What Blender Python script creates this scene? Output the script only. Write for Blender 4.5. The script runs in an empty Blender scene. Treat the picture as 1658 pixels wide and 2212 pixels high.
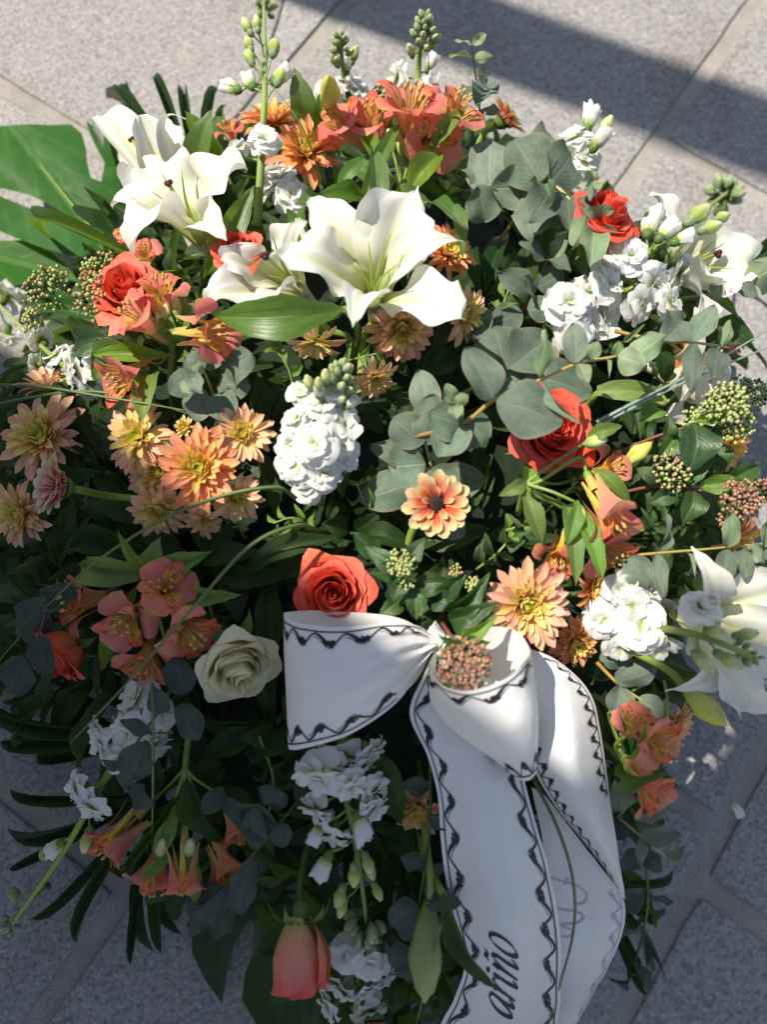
import bpy, bmesh, math, random
from mathutils import Vector as V, Matrix as M, geometry as geo
rnd = random.Random(7)
R_ = math.radians
scene = bpy.context.scene
C = scene.collection

# ------------------------------------------------------------------ camera
DEP = R_(75); DIST = 1.0
cam_d = bpy.data.cameras.new('camera'); cam = bpy.data.objects.new('camera', cam_d); C.objects.link(cam)
CAM = V((0, -DIST*math.cos(DEP), DIST*math.sin(DEP)))
cam.location = CAM; cam.rotation_euler = (R_(90)-DEP, 0, 0)
cam_d.sensor_fit = 'VERTICAL'; cam_d.sensor_height = 36; cam_d.lens = 36*1658/2212
cam_d.clip_start = .02; cam_d.clip_end = 200
cam_d.dof.use_dof = True; cam_d.dof.focus_distance = .69; cam_d.dof.aperture_fstop = 3.6
scene.camera = cam
AX_R = V((1, 0, 0)); AX_F = V((0, math.cos(DEP), -math.sin(DEP))); AX_U = V((0, math.sin(DEP), math.cos(DEP)))

# ------------------------------------------------------------------ sky, sun, exposure
SUN = V((.53, -.245, -1)).normalized()            # the way the light travels
elev = math.asin(-SUN.z); az = math.atan2(-SUN.x, -SUN.y)
w = bpy.data.worlds.new('World'); scene.world = w; w.use_nodes = True
nt = w.node_tree; sky = nt.nodes.new('ShaderNodeTexSky'); sky.sky_type = 'NISHITA'; sky.sun_disc = False
sky.sun_elevation = elev; sky.sun_rotation = az; sky.air_density = 1.0; sky.dust_density = .6; sky.ozone_density = 1.5
bg = nt.nodes['Background']; bg.inputs['Strength'].default_value = .105
hs = nt.nodes.new('ShaderNodeHueSaturation'); hs.inputs['Saturation'].default_value = .78          # a milky, slightly hazy blue
nt.links.new(sky.outputs[0], hs.inputs['Color']); nt.links.new(hs.outputs[0], bg.inputs[0])
sd = bpy.data.lights.new('sun', 'SUN'); sd.energy = 4.8; sd.angle = R_(.53); sd.color = (1, .925, .81)
sun = bpy.data.objects.new('sun', sd); C.objects.link(sun); sun.rotation_euler = SUN.to_track_quat('-Z', 'Y').to_euler()
sun.location = (-2, 1, 4)
scene.view_settings.view_transform = 'Standard'; scene.view_settings.look = 'None'
scene.view_settings.exposure = .5; scene.view_settings.gamma = 1; scene.view_settings.use_curve_mapping = False
scene.cycles.max_bounces = 8; scene.cycles.transmission_bounces = 6; scene.cycles.diffuse_bounces = 4

# ------------------------------------------------------------------ placing: the wreath is a low dome on the paving
def ray(px, py): return AX_F + AX_R*((px-829)/1658) - AX_U*((py-1106)/1658)
def dome(x, y):
    r2 = ((x+.01)/(.47 if x < 0 else .47+.11*min(1, x/.3)))**2 + (y/.57)**2
    return .045 + (.315*(1-r2)**.62 if r2 < 1 else 0)
def P(px, py, dz=0.0, z=None):
    """a point of the wreath's dome (dz above it), or of the level z, seen in direction px, py of the 1658-wide photograph"""
    d = ray(px, py)
    if z is not None: return CAM + d*((z-CAM.z)/d.z)
    t = .3
    while t < 1.6:
        q = CAM + d*t
        if q.z <= dome(q.x, q.y) + dz: break
        t += .002
    return CAM + d*t
def depth(p): return (p-CAM).dot(AX_F)
def mpx(n, p): return n/1658*depth(p)              # n photograph pixels at point p, in metres
def face(r, u, b): return (AX_R*r + AX_U*u - AX_F*b).normalized()
def dome_n(p):
    e = .01
    n = V((-(dome(p.x+e, p.y)-dome(p.x-e, p.y))/(2*e), -(dome(p.x, p.y+e)-dome(p.x, p.y-e))/(2*e), 1))
    return n.normalized()
def basis(z, y=None, roll=0.0):
    z = z.normalized(); y = y or AX_U
    x = y.cross(z)
    if x.length < 1e-4: x = AX_R.copy()
    x.normalize(); y = z.cross(x)
    m = M((x, y, z)).transposed().to_4x4()
    return m @ M.Rotation(roll, 4, 'Z')

# ------------------------------------------------------------------ objects
MW = {}
def root(name, label, cat, mat, group=None):
    o = bpy.data.objects.new(name, None); C.objects.link(o); o.empty_display_size = .01
    o.matrix_basis = mat; MW[o] = mat.copy()
    o['label'] = label; o['category'] = cat
    if group: o['group'] = group
    return o
def ob(name, mesh, parent, mw=None, mat=None, kind=None):
    """one mesh object; mw is its world matrix (identity: the mesh is written in world space)"""
    o = bpy.data.objects.new(name, mesh); C.objects.link(o)
    mw = mw or M.Identity(4); MW[o] = mw
    if parent is not None:
        o.parent = parent; o.matrix_parent_inverse = MW[parent].inverted_safe()
    o.matrix_basis = mw
    if mat is not None:
        if not mesh.materials: mesh.materials.append(mat)
        elif mesh.materials[0] != mat:
            o.material_slots[0].link = 'OBJECT'; o.material_slots[0].material = mat
    if kind: o['kind'] = kind
    return o

# ------------------------------------------------------------------ meshes
def mesh(name, vs, fs, uv=None, smooth=True):
    m = bpy.data.meshes.new(name); m.from_pydata([tuple(v) for v in vs], [], fs)
    if uv is not None:
        l = m.uv_layers.new(name='UVMap'); li = [0]*len(m.loops); m.loops.foreach_get('vertex_index', li)
        flat = []
        for i in li: flat += uv[i]
        l.data.foreach_set('uv', flat)
    if smooth: m.polygons.foreach_set('use_smooth', [True]*len(m.polygons))
    m.update(); return m
class MB:
    def __init__(s): s.v = []; s.f = []; s.uv = []
    def add(s, v, f, uv=None):
        n = len(s.v); s.v += v; s.f += [tuple(i+n for i in q) for q in f]; s.uv += uv or [(0, 0)]*len(v)
    def grid(s, fn, nu, nv):
        vs = []; uv = []
        for j in range(nv):
            for i in range(nu):
                a, b = i/(nu-1), j/(nv-1); vs.append(fn(a, b)); uv.append((a, b))
        s.add(vs, [(j*nu+i, j*nu+i+1, (j+1)*nu+i+1, (j+1)*nu+i) for j in range(nv-1) for i in range(nu-1)], uv)
    def tube(s, pts, rad, sides=7, cap=True):
        n = len(pts); vs = []; uv = []; prev = None
        for i, p in enumerate(pts):
            t = (pts[min(n-1, i+1)]-pts[max(0, i-1)])
            t = t.normalized() if t.length > 1e-9 else V((0, 0, 1))
            a = prev if prev is not None else (V((1, 0, 0)) if abs(t.x) < .8 else V((0, 1, 0)))
            a = (a - t*a.dot(t)).normalized(); prev = a; b = t.cross(a)
            r = rad(i/(n-1)) if callable(rad) else rad
            for k in range(sides):
                an = 2*math.pi*k/sides; vs.append(p + (a*math.cos(an)+b*math.sin(an))*r); uv.append((k/sides, i/(n-1)))
        f = [(i*sides+k, i*sides+(k+1) % sides, (i+1)*sides+(k+1) % sides, (i+1)*sides+k) for i in range(n-1) for k in range(sides)]
        if cap: f += [tuple(range(sides))[::-1], tuple((n-1)*sides+k for k in range(sides))]
        s.add(vs, f, uv)
    def ball(s, c, r, seg=6, rings=4, sc=(1, 1, 1), rot=None):
        vs = [V((0, 0, -1))]; uv = [(0, 0)]
        for j in range(1, rings):
            a = -math.pi/2+math.pi*j/rings
            for k in range(seg):
                b = 2*math.pi*k/seg; vs.append(V((math.cos(a)*math.cos(b), math.cos(a)*math.sin(b), math.sin(a)))); uv.append((k/seg, j/rings))
        vs.append(V((0, 0, 1))); uv.append((0, 1))
        f = [(0, 1+(k+1) % seg, 1+k) for k in range(seg)]
        for j in range(rings-2): f += [(1+j*seg+k, 1+j*seg+(k+1) % seg, 1+(j+1)*seg+(k+1) % seg, 1+(j+1)*seg+k) for k in range(seg)]
        t = len(vs)-1; f += [(1+(rings-2)*seg+k, 1+(rings-2)*seg+(k+1) % seg, t) for k in range(seg)]
        vs = [V((v.x*sc[0], v.y*sc[1], v.z*sc[2]))*r for v in vs]
        if rot is not None: vs = [rot @ v for v in vs]
        s.add([v+c for v in vs], f, uv)
    def mesh(s, name, smooth=True): return mesh(name, s.v, s.f, s.uv, smooth)
def smooth_path(pts, n=6):
    """Catmull-Rom through pts"""
    if len(pts) < 3: return [pts[0].lerp(pts[-1], i/n) for i in range(n+1)]
    q = [pts[0]*2-pts[1]] + list(pts) + [pts[-1]*2-pts[-2]]; out = []
    for i in range(1, len(q)-2):
        a, b, c, d = q[i-1:i+3]
        for k in range(n):
            t = k/n; out.append(.5*((2*b)+(c-a)*t+(2*a-5*b+4*c-d)*t*t+(3*b-a-3*c+d)*t**3))
    out.append(pts[-1].copy()); return out
def bez(a, b, c, d, t): return a*(1-t)**3 + b*3*t*(1-t)**2 + c*3*t*t*(1-t) + d*t**3
def bez_t(a, b, c, d, t): return (b-a)*3*(1-t)**2 + (c-b)*6*t*(1-t) + (d-c)*3*t*t
def prof(pts):
    def f(v):
        for (a, b), (c, d) in zip(pts, pts[1:]):
            if v <= c:
                t = (v-a)/(c-a); t = t*t*(3-2*t) if True else t
                return b+(d-b)*t
        return pts[-1][1]
    return f
W_LILY = prof([(0, .2), (.2, .42), (.52, 1), (.72, .84), (.88, .44), (1, .02)])
W_LILYN = prof([(0, .25), (.2, .45), (.5, 1), (.72, .78), (.9, .34), (1, .02)])
W_LANCE = prof([(0, .05), (.12, .45), (.4, 1), (.7, .75), (.9, .3), (1, .0)])
W_OVATE = prof([(0, .06), (.1, .55), (.35, 1), (.6, .9), (.85, .45), (.96, .12), (1, .0)])
def w_round(v): return max(.0, math.sin(math.pi*min(1, max(0, v))**.92))**.56
def w_oval(v): return max(0, math.sin(math.pi*min(1, max(0, v))**.85))**.72
W_STRAP = prof([(0, .5), (.2, .9), (.5, 1), (.8, .7), (1, .02)])
W_PALM = prof([(0, .25), (.2, .8), (.4, 1), (.6, .86), (.75, .6), (.88, .3), (.96, .09), (1, .0)])
W_SPOON = prof([(0, .25), (.3, .55), (.65, 1), (.85, .9), (.96, .5), (1, .15)])
W_MUM = prof([(0, .3), (.3, .7), (.62, 1), (.84, .88), (.95, .52), (1, .12)])
W_GERB = prof([(0, .25), (.4, .7), (.75, 1), (.9, .9), (.97, .6), (1, .3)])
W_OBOV = prof([(0, .12), (.25, .3), (.6, .9), (.78, 1), (.92, .8), (.98, .4), (1, .12)])
W_SPAT = prof([(0, .14), (.4, .42), (.7, 1), (.88, .7), (1, .05)])
def petal(name, a, b, c, d, hw, prf, ref, cup=.2, ruf=0.0, freq=3, nu=7, nv=12, seed=0, twist=0.0, mid=0.0):
    """a blade along a Bezier; ref fixes which way its face looks; cup lifts its edges towards ref, ruf waves them"""
    r = random.Random(seed); ph = [r.random()*6.3 for _ in range(4)]
    def fn(u, v):
        p = bez(a, b, c, d, v); t = bez_t(a, b, c, d, v).normalized()
        s = t.cross(ref)
        if s.length < 1e-5: s = t.orthogonal()
        s.normalize(); n = s.cross(t)
        if twist:
            q = M.Rotation(twist*v, 3, t); s = q @ s; n = q @ n
        k = (u-.5)*2; W = hw*prf(v); e = abs(k)
        off = cup*hw*prf(v)*(e**1.7) + ruf*hw*e*e*math.sin(6.28*freq*v+(ph[0] if k < 0 else ph[1]))*min(1, v*2.5)
        off += .035*hw*math.sin(k*11)*prf(v)*min(1, v*3); off += -mid*hw*math.exp(-(k/.16)**2)*min(1, 4*v)*(1-v)
        kk = k + ruf*.35*e*math.sin(6.28*(freq*1.7)*v+(ph[2] if k < 0 else ph[3]))*.3
        return p + s*(kk*W) + n*off
    mb = MB(); mb.grid(fn, nu, nv); return mb.mesh(name)

# ------------------------------------------------------------------ materials
def nodes(name):
    m = bpy.data.materials.new(name); m.use_nodes = True; n = m.node_tree; n.nodes.clear()
    out = n.nodes.new('ShaderNodeOutputMaterial'); return m, n, out
def N(n, t, **kw):
    x = n.nodes.new(t)
    for k, v in kw.items():
        if k.startswith('i_'):
            key = k[2:]; x.inputs[int(key) if key.isdigit() else key.replace('_', ' ')].default_value = v
        else: setattr(x, k, v)
    return x
def ramp(n, stops, interp='LINEAR'):
    r = n.nodes.new('ShaderNodeValToRGB'); e = r.color_ramp.elements; r.color_ramp.interpolation = interp
    while len(e) < len(stops): e.new(.5)
    for x, (p, c) in zip(e, stops):
        x.position = p; x.color = (*c, 1) if len(c) == 3 else c
    return r
def mathn(n, op, a, b=None):
    x = n.nodes.new('ShaderNodeMath'); x.operation = op
    for i, q in enumerate((a, b)):
        if q is None: continue
        if isinstance(q, (int, float)): x.inputs[i].default_value = q
        else: n.links.new(q, x.inputs[i])
    return x.outputs[0]
def mixc(n, fac, a, b, mode='MIX'):
    x = n.nodes.new('ShaderNodeMix'); x.data_type = 'RGBA'; x.blend_type = mode; x.clamp_factor = True
    for i, q in ((0, fac), (6, a), (7, b)):
        if isinstance(q, (int, float)): x.inputs[i].default_value = q
        elif isinstance(q, tuple): x.inputs[i].default_value = (*q, 1)
        else: n.links.new(q, x.inputs[i])
    return x.outputs[2]
def finish(n, out, col, rough=.5, trans=.3, tcol=None, spec=.3, bump=None, bstr=.2, bdist=.001, sheen=0):
    p = n.nodes.new('ShaderNodeBsdfPrincipled'); p.inputs['Roughness'].default_value = rough
    p.inputs['Specular IOR Level'].default_value = spec
    if isinstance(col, tuple): p.inputs['Base Color'].default_value = (*col, 1)
    else: n.links.new(col, p.inputs['Base Color'])
    if sheen: p.inputs['Sheen Weight'].default_value = sheen
    if bump is not None:
        b = n.nodes.new('ShaderNodeBump'); b.inputs['Strength'].default_value = bstr; b.inputs['Distance'].default_value = bdist
        n.links.new(bump, b.inputs['Height']); n.links.new(b.outputs[0], p.inputs['Normal'])
    if trans <= 0: n.links.new(p.outputs[0], out.inputs[0]); return p
    t = n.nodes.new('ShaderNodeBsdfTranslucent')
    tc = tcol if tcol is not None else col
    if isinstance(tc, tuple): t.inputs[0].default_value = (*tc, 1)
    else: n.links.new(tc, t.inputs[0])
    x = n.nodes.new('ShaderNodeMixShader'); x.inputs[0].default_value = trans
    n.links.new(p.outputs[0], x.inputs[1]); n.links.new(t.outputs[0], x.inputs[2]); n.links.new(x.outputs[0], out.inputs[0])
    return p
def uvsplit(n):
    a = n.nodes.new('ShaderNodeUVMap'); s = n.nodes.new('ShaderNodeSeparateXYZ'); n.links.new(a.outputs[0], s.inputs[0])
    return a.outputs[0], s.outputs[0], s.outputs[1]
def vary(n, col, val=.12, hue=.012, sat=.1):
    oi = n.nodes.new('ShaderNodeObjectInfo'); h = n.nodes.new('ShaderNodeHueSaturation')
    r = oi.outputs['Random']
    n.links.new(mathn(n, 'ADD', mathn(n, 'MULTIPLY', r, 2*hue), .5-hue), h.inputs['Hue'])
    r2 = mathn(n, 'FRACT', mathn(n, 'MULTIPLY', r, 17.31)); r3 = mathn(n, 'FRACT', mathn(n, 'MULTIPLY', r, 41.7))
    n.links.new(mathn(n, 'ADD', mathn(n, 'MULTIPLY', r2, 2*val), 1-val), h.inputs['Value'])
    n.links.new(mathn(n, 'ADD', mathn(n, 'MULTIPLY', r3, 2*sat), 1-sat), h.inputs['Saturation'])
    n.links.new(col, h.inputs['Color']); return h.outputs[0]
def m_petal(name, stops, edge=None, trans=.35, rough=.55, veins=.12, vfreq=26, spec=.25, streak=None, midrib=None, hue=.01, val=.07):
    m, n, out = nodes(name); uv, u, v = uvsplit(n)
    r = ramp(n, stops); n.links.new(v, r.inputs[0]); col = r.outputs[0]
    d = mathn(n, 'ABSOLUTE', mathn(n, 'SUBTRACT', u, .5))                       # 0 mid, .5 edge
    if edge:
        e = ramp(n, [(.36, (0, 0, 0)), (.5, (1, 1, 1))]); n.links.new(d, e.inputs[0]); col = mixc(n, e.outputs[0], col, edge)
    if midrib:
        e = ramp(n, [(.0, (1, 1, 1)), (.035, (.75, .75, .75)), (.13, (0, 0, 0))]); n.links.new(d, e.inputs[0])
        f = mathn(n, 'MULTIPLY', e.outputs[0], mathn(n, 'SUBTRACT', 1.05, v)); col = mixc(n, f, col, midrib)
    mp = N(n, 'ShaderNodeMapping'); mp.inputs['Scale'].default_value = (vfreq, 1.6, 1); n.links.new(uv, mp.inputs[0])
    nz = N(n, 'ShaderNodeTexNoise', i_Scale=1.0, i_Detail=2.0); n.links.new(mp.outputs[0], nz.inputs['Vector'])
    if streak:
        # short dark dashes in the throat half
        mp2 = N(n, 'ShaderNodeMapping'); mp2.inputs['Scale'].default_value = (17, 5.5, 1); n.links.new(uv, mp2.inputs[0])
        n2 = N(n, 'ShaderNodeTexNoise', i_Scale=1.0, i_Detail=0.0); n.links.new(mp2.outputs[0], n2.inputs['Vector'])
        e = ramp(n, [(.6, (0, 0, 0)), (.64, (1, 1, 1))]); n.links.new(n2.outputs[0], e.inputs[0])
        b = ramp(n, [(.3, (0, 0, 0)), (.42, (1, 1, 1)), (.8, (1, 1, 1)), (.9, (0, 0, 0))]); n.links.new(v, b.inputs[0])
        col = mixc(n, mathn(n, 'MULTIPLY', e.outputs[0], b.outputs[0]), col, streak)
    if veins:
        e = ramp(n, [(.35, (1-veins,)*3), (.62, (1, 1, 1))]); n.links.new(nz.outputs[0], e.inputs[0]); col = mixc(n, 1.0, col, e.outputs[0], 'MULTIPLY')
    col = vary(n, col, val, hue, .06)
    finish(n, out, col, rough, trans, None, spec, nz.outputs[0], .35, .0012)
    return m
def m_leaf(name, c1, c2, vein, trans=.22, rough=.42, spec=.45, mottle=.25, par=False, tc=None, edge=None, val=.2, vein_w=.05, bdist=.0008, spots=False, nlat=55):
    m, n, out = nodes(name); uv, u, v = uvsplit(n)
    tx = N(n, 'ShaderNodeTexCoord'); nz = N(n, 'ShaderNodeTexNoise', i_Scale=38.0, i_Detail=5.0, i_Roughness=.6); n.links.new(tx.outputs['Object'], nz.inputs['Vector'])
    mp = N(n, 'ShaderNodeMapping'); mp.inputs['Scale'].default_value = (3, 3, 1); n.links.new(uv, mp.inputs[0])
    n2 = N(n, 'ShaderNodeTexNoise', i_Scale=2.0, i_Detail=4.0); n.links.new(mp.outputs[0], n2.inputs['Vector'])
    r = ramp(n, [(.3, c1), (.7, c2)]); n.links.new(n2.outputs[0], r.inputs[0]); col = r.outputs[0]
    d = mathn(n, 'ABSOLUTE', mathn(n, 'SUBTRACT', u, .5))
    e = ramp(n, [(0, (1, 1, 1)), (vein_w*.6, (.8, .8, .8)), (vein_w, (0, 0, 0))]); n.links.new(d, e.inputs[0])
    if par: ph = mathn(n, 'MULTIPLY', u, 60)
    else: ph = mathn(n, 'SUBTRACT', mathn(n, 'MULTIPLY', v, nlat), mathn(n, 'MULTIPLY', d, 60))
    sv = mathn(n, 'ADD', mathn(n, 'MULTIPLY', mathn(n, 'SINE', ph), .5), .5); sv4 = mathn(n, 'POWER', sv, 6)
    fac = mathn(n, 'MAXIMUM', e.outputs[0], mathn(n, 'MULTIPLY', sv4, .3))
    col = mixc(n, mathn(n, 'MULTIPLY', fac, .8), col, vein)
    if edge:
        q = ramp(n, [(.455, (0, 0, 0)), (.495, (1, 1, 1))]); n.links.new(d, q.inputs[0]); col = mixc(n, q.outputs[0], col, edge)
    if mottle:
        q = ramp(n, [(.35, (1-mottle,)*3), (.65, (1, 1, 1))]); n.links.new(nz.outputs[0], q.inputs[0]); col = mixc(n, 1.0, col, q.outputs[0], 'MULTIPLY')
    if spots:
        n3 = N(n, 'ShaderNodeTexNoise', i_Scale=55.0, i_Detail=2.0); n.links.new(tx.outputs['Object'], n3.inputs['Vector'])
        q = ramp(n, [(.64, (0, 0, 0)), (.74, (1, 1, 1))]); n.links.new(n2.outputs[0], q.inputs[0]); col = mixc(n, mathn(n, 'MULTIPLY', q.outputs[0], .7), col, (.1, .12, .06))
    col = vary(n, col, val, .015, .12)
    tcol = None
    if tc: tcol = vary(n, mixc(n, mathn(n, 'MULTIPLY', fac, .5), tc, vein), val*.5, .01, .1)
    hgt = mathn(n, 'ADD', mathn(n, 'MULTIPLY', fac, -1.0), mathn(n, 'MULTIPLY', nz.outputs[0], .5))
    finish(n, out, col, rough, trans, tcol, spec, hgt, .5, bdist)
    return m
def m_plain(name, c1, c2, scale=60, rough=.5, trans=0, spec=.3, bump=.3, coord='Object', bdist=.001, val=.08):
    m, n, out = nodes(name); tx = N(n, 'ShaderNodeTexCoord')
    nz = N(n, 'ShaderNodeTexNoise', i_Scale=float(scale), i_Detail=4.0); n.links.new(tx.outputs[coord], nz.inputs['Vector'])
    r = ramp(n, [(.35, c1), (.65, c2)]); n.links.new(nz.outputs[0], r.inputs[0])
    finish(n, out, vary(n, r.outputs[0], val, .008, .05), rough, trans, None, spec, nz.outputs[0], bump, bdist); return m
def m_along(name, stops, rough=.5, trans=.15, spec=.3, noise=.2):
    m, n, out = nodes(name); uv, u, v = uvsplit(n); r = ramp(n, stops); n.links.new(v, r.inputs[0])
    mp = N(n, 'ShaderNodeMapping'); mp.inputs['Scale'].default_value = (9, 1.5, 1); n.links.new(uv, mp.inputs[0])
    nz = N(n, 'ShaderNodeTexNoise', i_Scale=2.0, i_Detail=3.0); n.links.new(mp.outputs[0], nz.inputs['Vector'])
    e = ramp(n, [(.35, (1-noise,)*3), (.62, (1, 1, 1))]); n.links.new(nz.outputs[0], e.inputs[0])
    col = vary(n, mixc(n, 1.0, r.outputs[0], e.outputs[0], 'MULTIPLY'), .1, .01, .08)
    finish(n, out, col, rough, trans, None, spec, nz.outputs[0], .3, .001); return m
K = {}
K['lily'] = m_petal('lily_petal', [(0, (.38, .5, .08)), (.16, (.6, .67, .26)), (.36, (.84, .83, .66)), (.6, (.87, .855, .79)), (1, (.86, .84, .74))], trans=.3, rough=.48, veins=.11, vfreq=46, midrib=(.7, .72, .26), val=.03, hue=.004)
K['rose'] = m_petal('coral_rose_petal', [(0, (.85, .5, .14)), (.35, (.88, .25, .1)), (.7, (.9, .165, .095)), (1, (.9, .15, .09))], trans=.3, rough=.5, veins=.12, vfreq=30, hue=.006, spec=.3)
K['rosebud'] = m_petal('rosebud_petal', [(0, (.74, .66, .24)), (.3, (.88, .4, .24)), (.75, (.86, .22, .18)), (1, (.8, .13, .11))], trans=.3, rough=.5, veins=.12, vfreq=30, hue=.006)
K['wrose'] = m_petal('white_rose_petal', [(0, (.6, .6, .25)), (.4, (.88, .78, .48)), (1, (.9, .85, .6))], trans=.35, rough=.5, veins=.05, vfreq=30, hue=.004, val=.04)
K['alst'] = m_petal('alstroemeria_outer_tepal', [(0, (.62, .58, .16)), (.2, (.88, .46, .24)), (.5, (.92, .31, .235)), (.9, (.9, .28, .22)), (.97, (.75, .42, .16)), (1, (.5, .46, .1))], trans=.45, veins=.13, hue=.01, rough=.5)
K['alsti'] = m_petal('alstroemeria_inner_tepal', [(0, (.8, .65, .2)), (.3, (.88, .68, .14)), (.6, (.88, .52, .13)), (.78, (.88, .26, .14)), (1, (.86, .18, .11))], trans=.4, veins=.1, streak=(.12, .015, .012), hue=.008, rough=.5)
K['mum0'] = m_petal('chrysanthemum_outer_petal', [(0, (.86, .68, .24)), (.4, (.91, .62, .34)), (.8, (.91, .54, .35)), (1, (.88, .5, .38))], trans=.33, veins=.1, vfreq=14, hue=.014, rough=.6, val=.08)
K['mum1'] = m_petal('chrysanthemum_middle_petal', [(0, (.86, .52, .12)), (.4, (.9, .56, .16)), (.75, (.91, .72, .26)), (1, (.91, .76, .34))], trans=.33, veins=.1, vfreq=14, hue=.014, rough=.6, val=.08)
K['mum2'] = m_petal('chrysanthemum_inner_petal', [(0, (.5, .58, .05)), (.5, (.82, .8, .1)), (1, (.92, .86, .24))], trans=.3, veins=.1, vfreq=14, hue=.012, rough=.6)
K['mum0p'] = m_petal('pale_chrysanthemum_outer_petal', [(0, (.86, .72, .24)), (.4, (.91, .66, .33)), (.8, (.92, .59, .36)), (1, (.9, .54, .38))], trans=.33, veins=.1, vfreq=14, hue=.012, rough=.6, val=.07)
K['mum1p'] = m_petal('pale_chrysanthemum_middle_petal', [(0, (.86, .64, .12)), (.4, (.91, .7, .2)), (1, (.92, .77, .34))], trans=.33, veins=.1, vfreq=14, hue=.01, rough=.6, val=.07)
K['mum0o'] = m_petal('orange_chrysanthemum_outer_petal', [(0, (.88, .55, .12)), (.4, (.92, .48, .17)), (.8, (.92, .42, .2)), (1, (.88, .36, .22))], trans=.33, veins=.1, vfreq=14, hue=.012, rough=.6, val=.07)
K['mum1o'] = m_petal('orange_chrysanthemum_middle_petal', [(0, (.88, .5, .08)), (.4, (.92, .58, .13)), (1, (.92, .68, .24))], trans=.33, veins=.1, vfreq=14, hue=.01, rough=.6, val=.07)
K['mumc'] = m_along('chrysanthemum_heart', [(0, (.14, .24, .03)), (.6, (.45, .52, .06)), (1, (.75, .75, .12))])
K['gerb'] = m_petal('gerbera_petal', [(0, (.7, .05, .03)), (.35, (.8, .13, .06)), (.62, (.82, .25, .1)), (.82, (.85, .62, .3)), (1, (.86, .76, .42))], edge=(.85, .68, .36), trans=.33, veins=.12, vfreq=12, rough=.55)
K['gerbp'] = m_petal('pink_gerbera_petal', [(0, (.62, .05, .06)), (.45, (.68, .13, .13)), (.7, (.75, .4, .3)), (.85, (.76, .65, .42)), (1, (.74, .72, .45))], edge=(.76, .66, .45), trans=.33, veins=.12, vfreq=12, rough=.55)
K['gerbc'] = m_plain('gerbera_disc', (.012, .004, .004), (.05, .02, .015), 300, .7)
K['gerbf'] = m_plain('gerbera_floret_ring', (.5, .25, .12), (.75, .5, .25), 200, .7, .2)
K['stock'] = m_petal('stock_petal', [(0, (.42, .56, .1)), (.26, (.66, .73, .34)), (.5, (.85, .85, .79)), (1, (.87, .87, .85))], trans=.4, rough=.55, veins=.05, vfreq=20, val=.03, hue=.005)
K['bud'] = m_along('stock_bud', [(0, (.25, .38, .08)), (.45, (.5, .6, .16)), (.8, (.72, .76, .36)), (1, (.8, .8, .5))], .55, .25)
K['budg'] = m_along('small_stock_bud', [(0, (.2, .3, .1)), (.5, (.33, .42, .22)), (.8, (.45, .52, .3)), (1, (.74, .74, .25))], .7, .15, .2, .45)
K['stem'] = m_along('pale_green_stem', [(0, (.2, .3, .05)), (1, (.34, .46, .12))], .5, .12, .35, .15)
K['dstem'] = m_along('dark_green_stem', [(0, (.05, .1, .02)), (1, (.12, .2, .05))], .5, .05)
K['estem'] = m_along('eucalyptus_stem', [(0, (.32, .2, .06)), (.6, (.5, .4, .12)), (1, (.55, .5, .2))], .5, 0)
K['rstem'] = m_along('red_stem', [(0, (.16, .04, .025)), (1, (.3, .11, .07))], .5, 0)
K['style'] = m_along('lily_style', [(0, (.55, .65, .16)), (1, (.45, .55, .1))], .45, .2)
K['stigma'] = m_plain('stigma', (.03, .005, .008), (.1, .02, .02), 250, .5)
K['alsta'] = m_plain('alstroemeria_anther', (.5, .3, .08), (.62, .42, .14), 250, .7)
K['anther'] = m_plain('anther', (.45, .22, .04), (.6, .35, .08), 250, .7)
K['lbud'] = m_along('lily_bud', [(0, (.3, .4, .08)), (.4, (.6, .64, .16)), (1, (.78, .7, .12))], .45, .2)
K['gbud'] = m_along('green_lily_bud', [(0, (.1, .18, .03)), (.5, (.24, .33, .1)), (1, (.45, .5, .2))], .45, .15)
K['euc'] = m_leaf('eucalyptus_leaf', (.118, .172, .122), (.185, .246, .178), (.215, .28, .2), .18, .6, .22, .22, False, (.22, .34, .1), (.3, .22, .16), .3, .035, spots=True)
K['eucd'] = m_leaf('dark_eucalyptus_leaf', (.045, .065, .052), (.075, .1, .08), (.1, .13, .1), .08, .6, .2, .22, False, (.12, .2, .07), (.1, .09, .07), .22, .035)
K['eucg'] = m_leaf('young_eucalyptus_leaf', (.2, .29, .15), (.26, .35, .2), (.4, .46, .22), .18, .5, .3, .15, False, (.36, .5, .12), (.38, .3, .16), .15, .04)
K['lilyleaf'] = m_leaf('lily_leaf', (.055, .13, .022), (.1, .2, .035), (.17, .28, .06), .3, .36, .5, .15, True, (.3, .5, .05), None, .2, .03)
K['alstleaf'] = m_leaf('alstroemeria_leaf', (.12, .24, .04), (.2, .34, .07), (.3, .45, .12), .36, .42, .4, .12, True, (.42, .62, .08), None, .18, .03)
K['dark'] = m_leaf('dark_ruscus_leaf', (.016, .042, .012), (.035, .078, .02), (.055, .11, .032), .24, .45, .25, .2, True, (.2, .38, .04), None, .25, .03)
K['vib'] = m_leaf('viburnum_leaf', (.035, .085, .025), (.065, .14, .04), (.14, .22, .08), .16, .3, .55, .2, False, (.22, .4, .06), None, .25, .045, .0014)
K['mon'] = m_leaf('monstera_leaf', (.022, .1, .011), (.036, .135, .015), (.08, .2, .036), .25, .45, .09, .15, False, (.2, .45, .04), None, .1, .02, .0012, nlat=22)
K['palm'] = m_leaf('palm_leaflet', (.022, .058, .018), (.035, .08, .026), (.06, .12, .04), .12, .45, .25, .15, True, (.12, .25, .05), None, .2, .03)
K['grass'] = m_along('bear_grass', [(0, (.1, .17, .05)), (1, (.2, .28, .09))], .4, .1, .5)
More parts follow.
